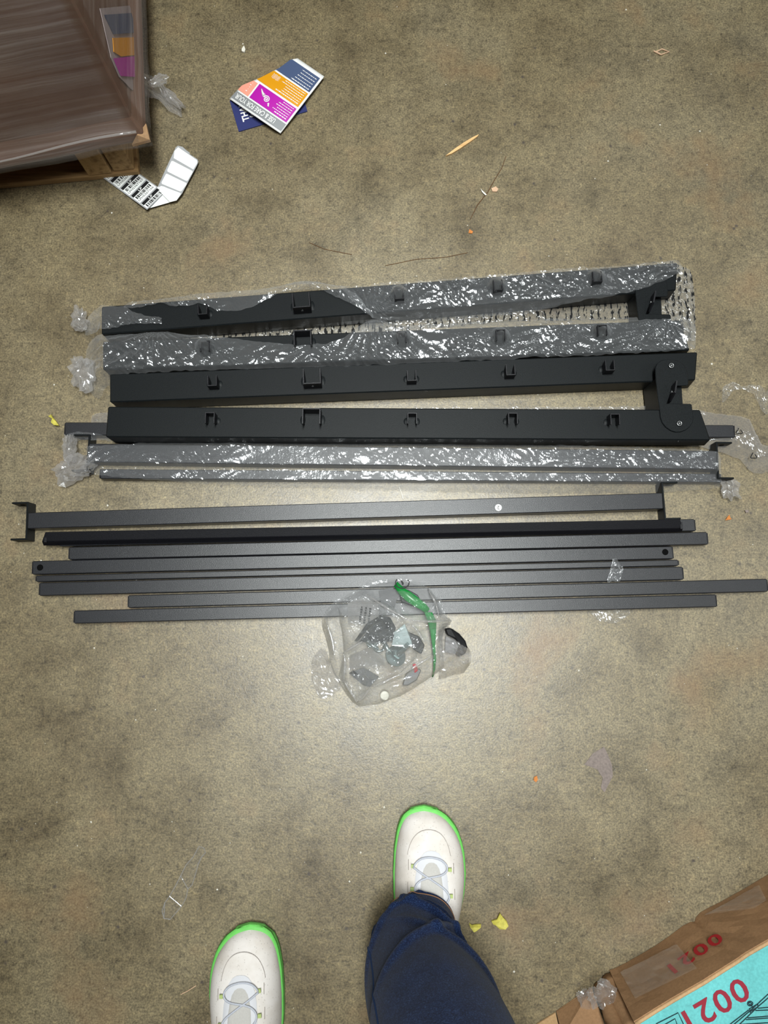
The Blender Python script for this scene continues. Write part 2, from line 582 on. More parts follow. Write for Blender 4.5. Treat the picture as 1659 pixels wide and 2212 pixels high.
# ------------------------------------------------------------------ setting
fl = mesh('floor', [(-4, -4, 0), (4, -4, 0), (4, 4, 0), (-4, 4, 0)], [(0, 1, 2, 3)], M['floor'])
tag(fl, 'worn sealed concrete warehouse floor with brown blotches and grit', 'floor', kind='structure')

# ------------------------------------------------------------------ text
def text_mesh(s, weight=0.0, space=1.0):
    """returns verts (n,2) with cap height 1 and width normalised in the same unit, faces"""
    cu = bpy.data.curves.new('lettering', 'FONT')
    cu.body = s
    cu.size = 1.0
    cu.offset = weight
    cu.space_character = space
    cu.resolution_u = 3
    o = bpy.data.objects.new('lettering', cu)
    COL.objects.link(o)
    bpy.context.view_layer.update()
    me = bpy.data.meshes.new_from_object(o.evaluated_get(bpy.context.evaluated_depsgraph_get()))
    bpy.data.objects.remove(o); bpy.data.curves.remove(cu)
    V = np.array([v.co[:2] for v in me.vertices])
    Fc = [tuple(p.vertices) for p in me.polygons]
    bpy.data.meshes.remove(me)
    V[:, 0] -= V[:, 0].min(); V[:, 1] -= V[:, 1].min()
    return V / V[:, 1].max(), Fc


def flat_text(name, s, fn, mat_, parent, weight=0.0, space=1.0, fit=None):
    """fn maps (x in 0..1 along the line, y in 0..1 of the cap height) to a 3D point"""
    V, Fc = text_mesh(s, weight, space)
    wd = V[:, 0].max()
    pts = [fn(x / wd, y) for x, y in V]
    return mesh(name, pts, Fc, mat_, parent)


# ------------------------------------------------------------------ folding frames (rails + clips + link)
RAILS = []      # (4 top xy corners, ztop) used when draping film


def rail(parent, tl, tr, br, bl, zt, zb, br_low=None, tr_low=None):
    top = [P(*tl, zt), P(*tr, zt), P(*br, zt), P(*bl, zt)]
    bot = [np.array([p[0], p[1], zb]) for p in top]
    if br_low is not None: bot[2] = P(*br_low, zb)
    if tr_low is not None: bot[1] = P(*tr_low, zb)
    o = hexa('rail', top, bot, M['coat'], parent, 0.0018)
    RAILS.append(([p[:2] for p in top], zt))
    return o, top


def clip(parent, u, v, zt, ax, up, wide=False):
    """U shaped saddle clip standing on a rail, open towards 'up'"""
    hw, ln, hz, th = (0.0150, 0.024, 0.026, 0.0024) if wide else (0.0080, 0.017, 0.020, 0.0020)
    ax = np.asarray(ax); up = np.asarray(up); zz = np.array([0, 0, 1.0])
    c = P(u, v, zt + hz * 0.5)
    c = np.array([c[0], c[1], zt])
    parts = []
    # cross wall
    parts.append(box_vf(c - up * ln * 0.5 + zz * hz * 0.5, ax, up, zz, hw, th / 2, hz * 0.5))
    for s in (-1, 1):
        # side wall with sloped free edge
        b0 = c + ax * s * (hw - th / 2)
        pts = []
        for dx in (-th / 2, th / 2):
            for (l, z) in ((-ln * 0.5, 0), (ln * 0.30, 0), (ln * 0.55, hz), (-ln * 0.5, hz)):
                pts.append(b0 + ax * dx + up * l + zz * z)
        parts.append((pts, [(0, 1, 2, 3), (7, 6, 5, 4), (0, 4, 5, 1), (1, 5, 6, 2), (2, 6, 7, 3), (3, 7, 4, 0)]))
    V, Fc = merge(*parts)
    o = mesh('clip', V, Fc, M['coat_black'], parent)
    bevel(o, 0.0004)
    w = []
    for s in (-1, 1):
        cc = c + ax * s * (hw + 0.001) + up * ln * 0.0
        ring = []
        for k in range(10):
            a = 2 * math.pi * k / 10
            ring.append(cc + ax * 0.0045 * math.cos(a) + up * ln * 0.36 * math.sin(a) + zz * 0.0002)
        topv = cc + zz * 0.0030
        w.append((ring + [topv], [(k, (k + 1) % 10, 10) for k in range(10)]))
    pieces('weld', w, M['coat'], o, True)
    if wide:
        V, Fc = disc_vf(c - up * (ln * 0.5 + th / 2) + zz * hz * 0.5, 0.0022, 0.0004, 12, -up)
        mesh('screw_hole', V, Fc, M['steel'], o)
    return o


def zpx(zx, zy):       # pixel from the hinge close-up grid
    return 1300 + zx * 0.2164, 730 + zy * 0.2164


def folding_frame(label, railA, railB, clipsA, clipsB, link_map, zA, zB, covered=False):
    """railA, railB: dicts with corners; link_map: function from hinge close-up grid to pixel"""
    c0 = P(*railA['bl'], 0)
    root = thing('folding_leg_frame', (c0[0], c0[1], 0), label, 'metal frame', 'folding leg frames')
    h = 0.046
    oA, tA = rail(root, railA['tl'], railA['tr'], railA['br'], railA['bl'], zA + h, zA, railA.get('brl'))
    oB, tB = rail(root, railB['tl'], railB['tr'], railB['br'], railB['bl'], zB + h, zB, railB.get('brl'))
    for (top, clips, zt, sgn) in ((tA, clipsA, zA + h, 1), (tB, clipsB, zB + h, -1)):
        ax = (top[1] - top[0]); ax = ax / np.linalg.norm(ax)
        up = np.array([-ax[1], ax[0], 0]) * sgn
        for i, (u, v) in enumerate(clips):
            clip(root, u, v, zt, ax, up, i == 1)
    # link plate across the two rails
    zt = max(zA, zB) + h + 0.003
    outline = [(540, 430), (535, 340), (535, 300), (552, 258), (585, 228), (635, 213), (690, 212), (745, 220), (795, 245),
               (835, 285), (855, 340), (865, 410), (864, 462), (852, 476), (700, 478), (676, 580), (650, 655), (885, 657), (898, 665),
               (905, 715), (915, 790), (908, 840), (880, 885), (840, 918), (790, 937), (740, 940), (690, 925), (640, 890),
               (604, 845), (585, 790), (576, 700), (560, 600)]
    top = [P(*link_map(x, y), zt) for x, y in outline]
    V, Fc = prism_vf(top, 0.003)
    lp = mesh('link_plate', V, Fc, M['coat'], root)
    bevel(lp, 0.0007)
    # body of the link between the rails, lower than the plate
    zb = min(zA, zB)
    q = [P(*link_map(*p), zt - 0.0032) for p in ((545, 395), (700, 395), (812, 720), (578, 720))]
    low = [np.array([p[0], p[1], zb + 0.002]) for p in q]
    V, Fc = merge((list(q[:1]) + [P(*link_map(600, 395), zt - 0.0032), P(*link_map(630, 720), zt - 0.0032), q[3]] +
                   [low[0], np.array([*P(*link_map(600, 395), zt - 0.0032)[:2], zb + 0.002]),
                    np.array([*P(*link_map(630, 720), zt - 0.0032)[:2], zb + 0.002]), low[3]], HEXF))
    lw = mesh('link_wall', V, Fc, M['coat'], root)
    bevel(lw, 0.0006)
    a = [P(*link_map(*p), zt - 0.016) for p in ((640, 400), (790, 400), (812, 720), (640, 720))]
    V, Fc = merge((a + [np.array([p[0], p[1], zb + 0.002]) for p in a], HEXF))
    mesh('link_block', V, Fc, M['coat'], root)
    # upright tab in the notch
    tA_ = P(*link_map(668, 640), zt); tB_ = P(*link_map(690, 500), zt)
    d = tB_ - tA_; d /= np.linalg.norm(d); nrm = np.array([d[1], -d[0], 0])
    pts = []
    for k in (0, 0.0025):
        for (l, z) in ((0.0, -0.006), (0.026, -0.006), (0.031, 0.020), (0.010, 0.020), (0.0, 0.004)):
            pts.append(tA_ + d * l + nrm * k + np.array([0, 0, z]))
    tb = mesh('tab', pts, [(0, 1, 2, 3, 4), (9, 8, 7, 6, 5)] + [(k, (k + 1) % 5, 5 + (k + 1) % 5, 5 + k) for k in range(5)], M['coat_black'], root)
    V, Fc = disc_vf(tA_ + d * 0.016 + nrm * -0.0003 + np.array([0, 0, 0.006]), 0.003, 0.0004, 12, -nrm)
    mesh('tab_hole', V, Fc, M['steel'], tb)
    wc = P(*link_map(515, 605), zb + 0.025)
    for (bx, by) in ((692, 278), (772, 855)):
        c = P(*link_map(bx, by), zt)
        V, Fc = disc_vf(c, 0.0050, 0.0012, 20)
        bo = mesh('bolt', V, Fc, M['coat'], root); bevel(bo, 0.0004)
        V, Fc = tube_vf([c + np.array([0.0036 * math.cos(t), 0.0036 * math.sin(t), 0.0014]) for t in np.linspace(0, 2 * math.pi, 20)[:-1]], 0.0008, 6, True)
        mesh('bolt_rim', V, Fc, M['steel'], bo, True)
        V, Fc = disc_vf(c + np.array([0, 0, 0.0012]), 0.0016, 0.0003, 6)
        mesh('bolt_socket', V, Fc, M['steel'], bo)
    return root


r3 = dict(tl=(237, 808), tr=(1507, 760), br=(1502, 821), bl=(237, 869), brl=(1488, 838))
r4 = dict(tl=(233, 878), tr=(1513, 885), br=(1535, 951), bl=(228, 944), brl=(1523, 963))
c3 = [(461, 826), (675, 818), (889, 815), (1101, 803), (1314, 793)]
c4 = [(456, 906), (674, 903), (890, 907), (1106, 907), (1325, 909)]
folding_frame('bare black metal folding leg frame hinged at its right end, below the bagged frame', r3, r4, c3, c4, zpx, 0.004, 0.024)

r1 = dict(tl=(219, 662), tr=(1464, 567), br=(1460, 627), bl=(219, 722), brl=(1446, 646))
r2 = dict(tl=(222, 738), tr=(1470, 691), br=(1490, 757), bl=(222, 799), brl=(1481, 768))
c1 = [(440, 673), (652, 655), (862, 640), (1074, 621), (1287, 603)]
c2 = [(445, 752), (655, 735), (868, 733), (1080, 728), (1298, 718)]


def zpx_top(zx, zy):
    u, v = zpx(zx, zy)
    t = (v - 760) / 190.0
    return u - 43 - 4 * t, v - 190 - 6 * t


folding_frame('black metal folding leg frame inside the torn clear bag, farthest from the shoes', r1, r2, c1, c2, zpx_top, 0.004, 0.004)

# ------------------------------------------------------------------ square tubes laid side by side
TUBES = []


def bar(name, l_top, l_bot, r_top, r_bot, zt, zb, label, holes=(), sticker=None, parent=None, matn='coat_tube', group='loose square tubes'):
    top = [P(*l_top, zt), P(*r_top, zt), P(*r_bot, zt), P(*l_bot, zt)]
    bot = [np.array([p[0], p[1], zb]) for p in top]
    c = (bot[0] + bot[2]) / 2
    root = thing(name, tuple(c), label, 'metal tube', group)
    hexa('tube', top, bot, M[matn], root, 0.0012)
    TUBES.append(([p[:2] for p in top], zt))
    ax = top[1] - top[0]; L = np.linalg.norm(ax); ax /= L
    sd = np.array([-ax[1], ax[0], 0])
    wd = np.linalg.norm(top[0] - top[3])
    for s, pt in ((-1, (top[0] + top[3]) / 2), (1, (top[1] + top[2]) / 2)):   # plastic end plug
        V, Fc = box_vf(pt + ax * s * 0.0006 - np.array([0, 0, (zt - zb) / 2]), ax, sd, np.array([0, 0, 1.0]), 0.0008, wd / 2 - 0.0015, (zt - zb) / 2 - 0.0012)
        mesh('end_plug', V, Fc, M['coat_black'], root)
    for (u, v) in holes:
        V, Fc = disc_vf(P(u, v, zt), 0.0052, 0.0003, 20)
        mesh('bolt_hole', V, Fc, M['dark_hole'], root)
    return root, ax


ZT = 0.021
bar('square_tube', (128, 1154), (128, 1180), (1500, 1121), (1503, 1147), ZT, 0,
    'charcoal square tube mostly hidden under the deep black slanted rail')
bar('square_tube', (149, 1182), (149, 1209), (1527, 1149), (1530, 1176), ZT + 0.002, 0,
    'charcoal square tube directly below the deep black rail')
bar('square_tube', (70, 1212), (70, 1241), (1452, 1180), (1455, 1207), ZT, 0,
    'charcoal square tube with a round hole near each end', holes=((86.5, 1226), (1437, 1192.5)))
bar('square_tube', (77.5, 1243.5), (78, 1257), (1465, 1209), (1466, 1222), ZT - 0.001, 0,
    'thinnest charcoal tube, between the drilled tube and a wide one')
bar('square_tube', (85, 1259), (85, 1287), (1474, 1224), (1477, 1252), ZT, 0,
    'charcoal square tube just below the thinnest tube, clear tape near its right end')
bar('square_tube', (277, 1286), (277, 1313), (1657, 1250), (1659, 1278), ZT, 0,
    'charcoal square tube reaching farthest right, to the picture edge')
bar('square_tube', (160, 1319), (160, 1347), (1546, 1284), (1549, 1311), ZT, 0,
    'charcoal square tube nearest the shoes, at the front of the row')


def crossbar(l_top, l_bot, r_top, r_bot, zt, zb, label, sticker=None):
    root, ax = bar('bracketed_crossbar', l_top, l_bot, r_top, r_bot, zt, zb, label, group='crossbars with end brackets')
    zz = np.array([0, 0, 1.0]); sd = np.array([-ax[1], ax[0], 0])
    hz = (zt - zb) / 2
    for s, (a, b) in ((-1, (l_top, l_bot)), (1, (r_top, r_bot))):
        c = (P(*a, zt) + P(*b, zt)) / 2; c = np.array([c[0], c[1], zb + hz])
        hl, fl_, th = 0.032, 0.013, 0.0015
        parts = [box_vf(c + ax * s * th, ax, sd, zz, th, hl, hz)]
        for k in (-1, 1):
            parts.append(box_vf(c + ax * s * (fl_ + th) + sd * k * (hl - th), ax, sd, zz, fl_, th, hz))
        V, Fc = merge(*parts)
        br = mesh('end_bracket', V, Fc, M['coat'], root); bevel(br, 0.0006)
        for k in (-1, 1):
            V, Fc = disc_vf(c + ax * s * (fl_ * 1.2) + sd * k * (hl - 2 * th - 0.0002), 0.004, 0.0003, 12, -sd * k)
            mesh('screw_hole', V, Fc, M['dark_hole'], br)
    return root


cb = crossbar((60, 1107.5), (59, 1142), (1431, 1064.5), (1433, 1099), 0.029, 0.001,
              'charcoal crossbar with U-shaped end brackets and a round white number sticker')
sp = P(1076.5, 1096.5, 0.0292)
V, Fc = disc_vf(sp, 0.0056, 0.0003, 28)
stk = mesh('number_sticker', V, Fc, M['white_ink'], cb)
stk['label'] = 'round white sticker printed with the number 2'
flat_text('sticker_digit', '2', lambda x, y: (sp[0] + 0.0021 - x * 0.0042, sp[1] + 0.0030 - y * 0.0060, 0.0297), M['black_ink'], stk)
crossbar((192, 958), (192, 998), (1548, 974), (1549, 1014), 0.029, 0.001,
         'charcoal crossbar with end brackets, wrapped in a clear plastic sleeve')
bar('square_tube', (215, 1013), (217, 1034), (1556, 1023), (1557, 1042), 0.020, 0.0,
    'charcoal tube inside the clear sleeve, below the wrapped crossbar', group='sleeved tubes')
bar('square_tube', (140, 912), (140, 940), (1585, 918), (1588, 945), 0.022, 0.0,
    'charcoal tube lying under the bare folding frame, its left end sticking out', group='sleeved tubes')

# deep black bevelled rail leaning on the hidden tube
zr = 0.024
Lm = [P(97.5, 1148.5, zr + 0.012), P(89.5, 1170, zr + 0.006), P(93.5, 1179.5, zr - 0.003), P(101, 1160, zr - 0.0005)]
Rm = [P(1469, 1121, zr + 0.012), P(1476, 1141.5, zr + 0.006), P(1474, 1149.5, zr - 0.003), P(1466, 1131, zr - 0.0005)]
c = (Lm[2] + Rm[2]) / 2
root = thing('slanted_rail', (c[0], c[1], 0.021), 'deep black rail with slanted faces lying above the grey tubes', 'metal rail')
o = mesh('rail', Lm + Rm, [(0, 1, 5, 4), (1, 2, 6, 5), (2, 3, 7, 6), (3, 0, 4, 7), (0, 3, 2, 1), (4, 5, 6, 7)], M['coat_black'], root)
bevel(o, 0.001)
ec = (box_vf((Lm[0] + Lm[2]) / 2 + np.array([0.004, 0, 0]), (1, 0, 0), (0, 1, 0), (0, 0, 1), 0.002, 0.006, 0.004),
              box_vf((Rm[0] + Rm[2]) / 2 - np.array([0.001, 0, 0]), (1, 0, 0), (0, 1, 0), (0, 0, 1), 0.002, 0.006, 0.004))
pieces('end_cap', ec, M['coat_black'], root)

# ------------------------------------------------------------------ plastic film drapes
def seg_dist(px, py, a, b):
    ax_, ay_ = a; bx_, by_ = b
    dx, dy = bx_ - ax_, by_ - ay_
    t = np.clip(((px - ax_) * dx + (py - ay_) * dy) / (dx * dx + dy * dy), 0, 1)
    return np.hypot(px - ax_ - t * dx, py - ay_ - t * dy)


def drape_height(x, y, solids, floor=0.003, slope=1.1):
    z = np.full_like(x, floor)
    for poly, zt in solids:
        inside = np.ones_like(x, bool)
        d = np.full_like(x, 9.0)
        n = len(poly)
        area2 = sum(poly[i][0] * poly[(i + 1) % n][1] - poly[(i + 1) % n][0] * poly[i][1] for i in range(n))
        for i in range(n):
            a, b = poly[i], poly[(i + 1) % n]
            cr = (b[0] - a[0]) * (y - a[1]) - (b[1] - a[1]) * (x - a[0])
            inside &= (cr * np.sign(area2) >= 0)
            d = np.minimum(d, seg_dist(x, y, a, b))
        d = np.where(inside, 0, d)
        z = np.maximum(z, zt + 0.003 - slope * d)
    return z


def film_strip(cols, solids, zref, step=0.0026, amp=0.006, seed=0.0, nv=None, extra=None, slope=1.1, s=1.0, stretch=1.0, lift=None, floor=0.003, knots=()):
    """cols: (u, vtop, vbot) along the film; returns V, F"""
    cols = np.array(cols, float)
    us = cols[:, 0]
    L = (us[-1] - us[0]) / 1300.0
    n = max(4, int(abs(L) / step))
    u = np.linspace(us[0], us[-1], n)
    vt = np.interp(u, us, cols[:, 1]); vb = np.interp(u, us, cols[:, 2])
    if nv is None:
        nv = max(5, int((vb - vt).max() / 1300.0 / step))
    t = np.linspace(0, 1, nv)
    U = np.repeat(u[:, None], nv, 1)
    Vv = vt[:, None] * (1 - t) + vb[:, None] * t
    edge = 3.0 * pn(U * 0.05 + seed, t[None, :] * 1.3 + U * 0)
    Vv = Vv + edge * ((t < 0.12) | (t > 0.88))[None, :]
    dirs = FW + RX * ((U[..., None] - W / 2) / F) - UP * ((Vv[..., None] - Hh / 2) / F)
    pts = CP + dirs * ((zref - CAMH) / dirs[..., 2:3])
    x, y = pts[..., 0], pts[..., 1]
    z = drape_height(x, y, solids, floor, slope)
    z = z + amp * crinkle(x, y, s, seed, stretch) * (0.12 + 1.35 * np.clip(0.5 + 1.5 * pn(x * 8 + seed, y * 13), 0, 1) ** 1.4)
    for (ku, kv, kr, kn) in knots:      # folds radiating from a gathered point
        e = P(ku, kv, zref)
        d = np.hypot(x - e[0], y - e[1]); an = np.arctan2(y - e[1], x - e[0])
        z = z + 0.0045 * np.abs(np.sin(an * kn + 1.3 * pn(x * 20, y * 20))) * np.clip(1 - d / kr, 0, 1) * np.clip(d / 0.02, 0.2, 1)
    if extra is not None:
        for (eu, ev, h, r) in extra:
            e = P(eu, ev, zref)
            d = np.hypot(x - e[0], y - e[1])
            z = np.maximum(z, z + h * np.clip(1 - d / r, 0, 1) ** 0.8)
    if lift is not None:
        z = z + lift(U, t[None, :] + 0 * U)
    V = np.stack([x + 0.0015 * pn(x * 90, y * 90 + seed), y + 0.0015 * pn(x * 90 + 31, y * 90), z], -1).reshape(-1, 3)
    Fc = []
    for i in range(n - 1):
        for j in range(nv - 1):
            a = i * nv + j
            Fc.append((a, a + 1, a + nv + 1)); Fc.append((a, a + nv + 1, a + nv))
    return V, Fc


def film_blob(c, rx, ry, rz, seed, rough=0.35, nu=26, nv=14, rot=0.0):
    """crumpled, knotted lump of film"""
    V, Fc = [], []
    c = np.asarray(c, float)
    th = np.linspace(0, 2 * math.pi, nu, endpoint=False)
    ph = np.linspace(0.02, math.pi - 0.02, nv)
    for p in ph:
        for t_ in th:
            q = np.array([math.cos(t_) * math.sin(p), math.sin(t_) * math.sin(p), math.cos(p)])
            r = 1 + rough * float(pn(q[0] * 2.3 + seed + q[2], q[1] * 2.3 + seed * 2)) * 2 + rough * 0.8 * float(pn(q[0] * 6 + seed, q[1] * 6 + q[2] * 4))
            v = q * r * np.array([rx, ry, rz])
            v = np.array([v[0] * math.cos(rot) - v[1] * math.sin(rot), v[0] * math.sin(rot) + v[1] * math.cos(rot), v[2]])
            w = c + v
            w[2] = max(w[2], 0.0015 + 0.0006 * abs(float(pn(w[0] * 200, w[1] * 200))))
            V.append(w)
    for i in range(nv - 1):
        for k in range(nu):
            a = i * nu + k; b = i * nu + (k + 1) % nu
            Fc.append((a, b, b + nu)); Fc.append((a, b + nu, a + nu))
    return V, Fc


A1 = RAILS[2]; A2 = RAILS[3]; A3 = RAILS[0]; A4 = RAILS[1]
Z1 = 0.052
clipx1 = [(u, v, 0.020, 0.017) for u, v in c1]
clipx2 = [(u, v, 0.019, 0.017) for u, v in c2]

root = thing('plastic_bag', tuple(P(219, 722, 0)), 'long torn clear plastic bag draped over the far folding frame', 'plastic bag', 'clear plastic sleeves')
films = []
films.append(film_strip([(160, 682, 700), (172, 666, 708), (220, 660, 713), (272, 664, 705), (300, 680, 702), (330, 687, 701), (352, 689, 703)],
                         [A1], Z1, seed=1.1, amp=0.006, extra=None))
films.append(film_strip([(268, 661, 666), (290, 650, 667), (350, 646, 658), (385, 641, 666), (430, 628, 657), (470, 622, 672), (505, 619, 674), (545, 617, 665),
                          (575, 612, 648), (600, 604, 635), (640, 599, 629), (690, 601, 627), (730, 614, 645), (770, 638, 665), (806, 680, 684)],
                         [A1], Z1, seed=2.3, amp=0.007,
                         lift=lambda U, t: 0.020 * np.exp(-((U - 655) / 60) ** 2) * np.sin(np.pi * t)))
films.append(film_strip([(735, 618, 624), (760, 622, 650), (804, 619, 684), (840, 616, 692), (900, 612, 690), (1000, 604, 682), (1080, 596, 674), (1163, 588, 667), (1246, 582, 649),
                          (1310, 577, 640), (1374, 572, 631), (1412, 569, 616), (1457, 565, 597), (1478, 571, 600)],
                         [A1], Z1, seed=3.7, amp=0.008, knots=((804, 684, 0.16, 13),), extra=clipx1[2:], s=1.5, stretch=1.3, step=0.0024))
films.append(film_strip([(163, 735, 780), (170, 722, 822), (180, 715, 840), (192, 712, 846), (205, 710, 842), (220, 709, 828), (240, 707, 821), (280, 704, 806), (335, 703, 803),
                          (360, 711, 802), (400, 721, 800), (480, 729, 797), (560, 739, 795), (640, 747, 798), (700, 745, 800), (745, 733, 797), (780, 705, 790), (804, 684, 788),
                          (830, 692, 787), (870, 702, 786), (930, 694, 784), (1000, 689, 780), (1080, 686, 776), (1200, 685, 771), (1300, 683, 767), (1375, 682, 764),
                          (1450, 684, 760), (1495, 683, 757), (1508, 683, 745), (1522, 683, 695)],
                         [A2], Z1, seed=5.2, amp=0.008, knots=((804, 684, 0.16, 13), (335, 703, 0.12, 12), (1440, 690, 0.10, 9)), extra=[clipx2[0]] + clipx2[2:], s=1.5, stretch=1.3, step=0.0024,
                         lift=lambda U, t: 0.016 * np.exp(-((U - 804) / 45) ** 2) * (1 - t) + 0.006 * np.exp(-((U - 335) / 25) ** 2) * (1 - t)))
for fv, ff in films:
    mesh('bag_film', fv, ff, M['film'], root)
under = film_strip([(300, 700, 740), (480, 704, 735), (800, 680, 720), (900, 672, 715), (1100, 655, 695), (1380, 622, 690), (1420, 570, 720), (1450, 566, 735), (1492, 585, 740), (1500, 650, 738)],
                   [], 0.0, seed=8.8, amp=0.005, floor=0.0015)
V, Fc = under
ub = mesh('bag_underside', V, Fc, M['film_print'], root)
ub['label'] = 'underside of the bag covered in rows of small black print'
knots = [film_blob(P(180, 800, 0.018), 0.018, 0.028, 0.014, 3.3, 0.5, rot=0.2), film_blob(P(172, 692, 0.02), 0.012, 0.02, 0.014, 4.4, 0.5)]
pieces('gathered_film', knots, M['film_loose'], root)

# sleeve around the wrapped crossbar
B1 = TUBES[-1]; B3 = TUBES[-2]; B2 = TUBES[-3]
root = thing('plastic_sleeve', tuple(P(192, 1002, 0)), 'long clear plastic sleeve around the wrapped crossbar, mouth open at right', 'plastic bag', 'clear plastic sleeves')
films = []
films.append(film_strip([(136, 940, 962), (150, 934, 950), (170, 932, 947), (200, 934, 949), (240, 944, 953), (330, 953, 957), (480, 951, 956)],
                         [B2, B1], 0.03, seed=11, amp=0.005, step=0.003))
films.append(film_strip([(190, 966, 1020), (230, 963, 1028), (330, 956, 1036), (480, 951, 1043), (600, 951, 1046), (800, 953, 1052), (1000, 957, 1058), (1200, 961, 1060),
                          (1420, 967, 1059), (1500, 972, 1056), (1548, 976, 1052), (1562, 990, 1050)],
                         [B2, B3], 0.03, seed=12.5, amp=0.006, s=1.5, stretch=1.8, step=0.0024))
for fv, ff in films:
    mesh('sleeve_film', fv, ff, M['film'], root)
V, Fc = film_strip([(195, 896, 915), (215, 890, 920), (300, 892, 935), (600, 896, 940), (900, 880, 940), (1200, 878, 945), (1410, 877, 950), (1470, 880, 955), (1510, 884, 962),
                    (1560, 893, 975), (1600, 898, 990), (1622, 904, 1015), (1630, 930, 1022), (1645, 958, 1022), (1662, 964, 1020)],
                   [], 0.01, seed=14.1, amp=0.006, floor=0.0045,
                   lift=lambda U, t: 0.014 * np.clip((U - 1500) / 60, 0, 1) * np.sin(np.pi * t))
mesh('sleeve_mouth', V, Fc, M['film_loose'], root)
gf = (film_blob(P(160, 1012, 0.02), 0.030, 0.020, 0.020, 6.1, 0.45, rot=0.3), film_blob(P(150, 968, 0.02), 0.009, 0.026, 0.014, 7.2, 0.5),
              film_blob(P(196, 1000, 0.02), 0.020, 0.008, 0.012, 7.9, 0.5, rot=0.9),
              film_blob(P(1575, 1055, 0.012), 0.014, 0.018, 0.012, 8.3, 0.5, rot=0.5))
pieces('gathered_film', gf, M['film_loose'], root)
# recycling marks printed on the mouth of the sleeve
pr = []
for (u, v) in ((1597, 932), (1628, 985)):
    c = P(u, v, 0.027)
    tri = [c + np.array([0.007 * math.cos(a), 0.007 * math.sin(a), 0.0]) for a in (math.pi / 2, math.pi * 7 / 6, math.pi * 11 / 6)]
    pts = []
    for i in range(3):
        for k in np.linspace(0.12, 0.88, 4):
            pts.append(tri[i] * (1 - k) + tri[(i + 1) % 3] * k)
    pr.append(tube_vf(pts[:-1], 0.0008, 6))
pieces('recycling_mark', pr, M['black_ink'], root)

# ------------------------------------------------------------------ hardware bag
HB = lambda zx, zy: (650 + zx * 0.2411, 1230 + zy * 0.2411)
outer = [(850, 75), (960, 85), (1060, 110), (1140, 160), (1200, 210), (1260, 260), (1285, 340), (1300, 400), (1365, 460), (1340, 500), (1300, 520), (1280, 640), (1290, 780), (1300, 880),
         (1200, 960), (1050, 1060), (900, 1150), (700, 1220), (520, 1245), (450, 1200), (380, 1110), (330, 1020), (280, 930), (245, 830), (240, 740), (215, 640), (180, 530),
         (175, 440), (240, 340), (300, 280), (420, 215), (560, 140), (700, 95)]
root = thing('hardware_bag', tuple(P(860, 1420, 0)), 'clear zip bag of loose hardware with a green seal strip, lying against the tubes', 'plastic bag')


RIDGES = [((590, 225), (980, 480), .016), ((980, 480), (1110, 660), .014), ((390, 740), (400, 1000), .014), ((400, 1000), (500, 1200), .012), ((500, 1200), (640, 1030), .014),
          ((640, 1030), (900, 930), .016), ((900, 930), (1180, 760), .014), ((390, 740), (560, 640), .012), ((240, 470), (300, 760), .012), ((1150, 160), (1230, 420), .012), ((960, 450), (1330, 470), .014),
          ((560, 640), (820, 880), .010), ((720, 400), (500, 620), .010), ((1230, 420), (1200, 900), .010)]


def bag_dome(outline, zedge, hmax, seed, nr=44, amp=0.009, sub=6, flat=0.55, cx=None):
    O = []
    n = len(outline)
    for i in range(n):
        a = np.array(outline[i], float); b = np.array(outline[(i + 1) % n], float)
        for k in range(sub):
            O.append(a + (b - a) * k / sub)
    O = np.array(O)
    c0 = O.mean(0) if cx is None else np.array(cx, float)
    m = len(O)
    f = (1 - np.arange(nr + 1) / nr)[:, None]
    q = c0 + (O[None] - c0) * f[..., None]
    hgt = zedge + hmax * (1 - f ** 3.0) ** 0.7 + 0 * q[..., 0]
    zr_ = zedge + hmax * flat
    U, Vv_ = 650 + q[..., 0] * 0.2411, 1230 + q[..., 1] * 0.2411
    dirs = FW + RX * ((U[..., None] - W / 2) / F) - UP * ((Vv_[..., None] - Hh / 2) / F)
    p = CP + dirs * ((zr_ - CAMH) / dirs[..., 2:3])
    x, y = p[..., 0], p[..., 1]
    base = drape_height(x, y, TUBES, 0.002, 1.0)
    cr = crinkle(x, y, 1.15, seed)
    ridge = np.zeros_like(x)
    for (ra, rb, rh) in RIDGES:
        ra_ = np.array(ra, float); rb_ = np.array(rb, float)
        tt_ = np.clip(((q - ra_) @ (rb_ - ra_)) / np.dot(rb_ - ra_, rb_ - ra_), 0, 1)
        dist = np.linalg.norm(q - ra_ - tt_[..., None] * (rb_ - ra_), axis=-1)
        ridge = np.maximum(ridge, rh * np.clip(1 - dist / 42.0, 0, 1))
    fold = 0.010 * np.abs(np.sin(np.arange(m)[None] / m * 2 * math.pi * 5 + seed + f * 2.0)) * f * (1 - f) * 4
    z = np.maximum(base + 0.002, hgt + ridge) + amp * cr * (0.3 + 0.7 * (1 - f)) + fold * 0.6
    V = [tuple(v) for v in np.stack([x, y, z], -1).reshape(-1, 3)]
    Fc = []
    for r in range(nr):
        for i in range(m):
            a = r * m + i; b = r * m + (i + 1) % m
            Fc.append((a, b, b + m)); Fc.append((a, b + m, a + m))
    return V, Fc


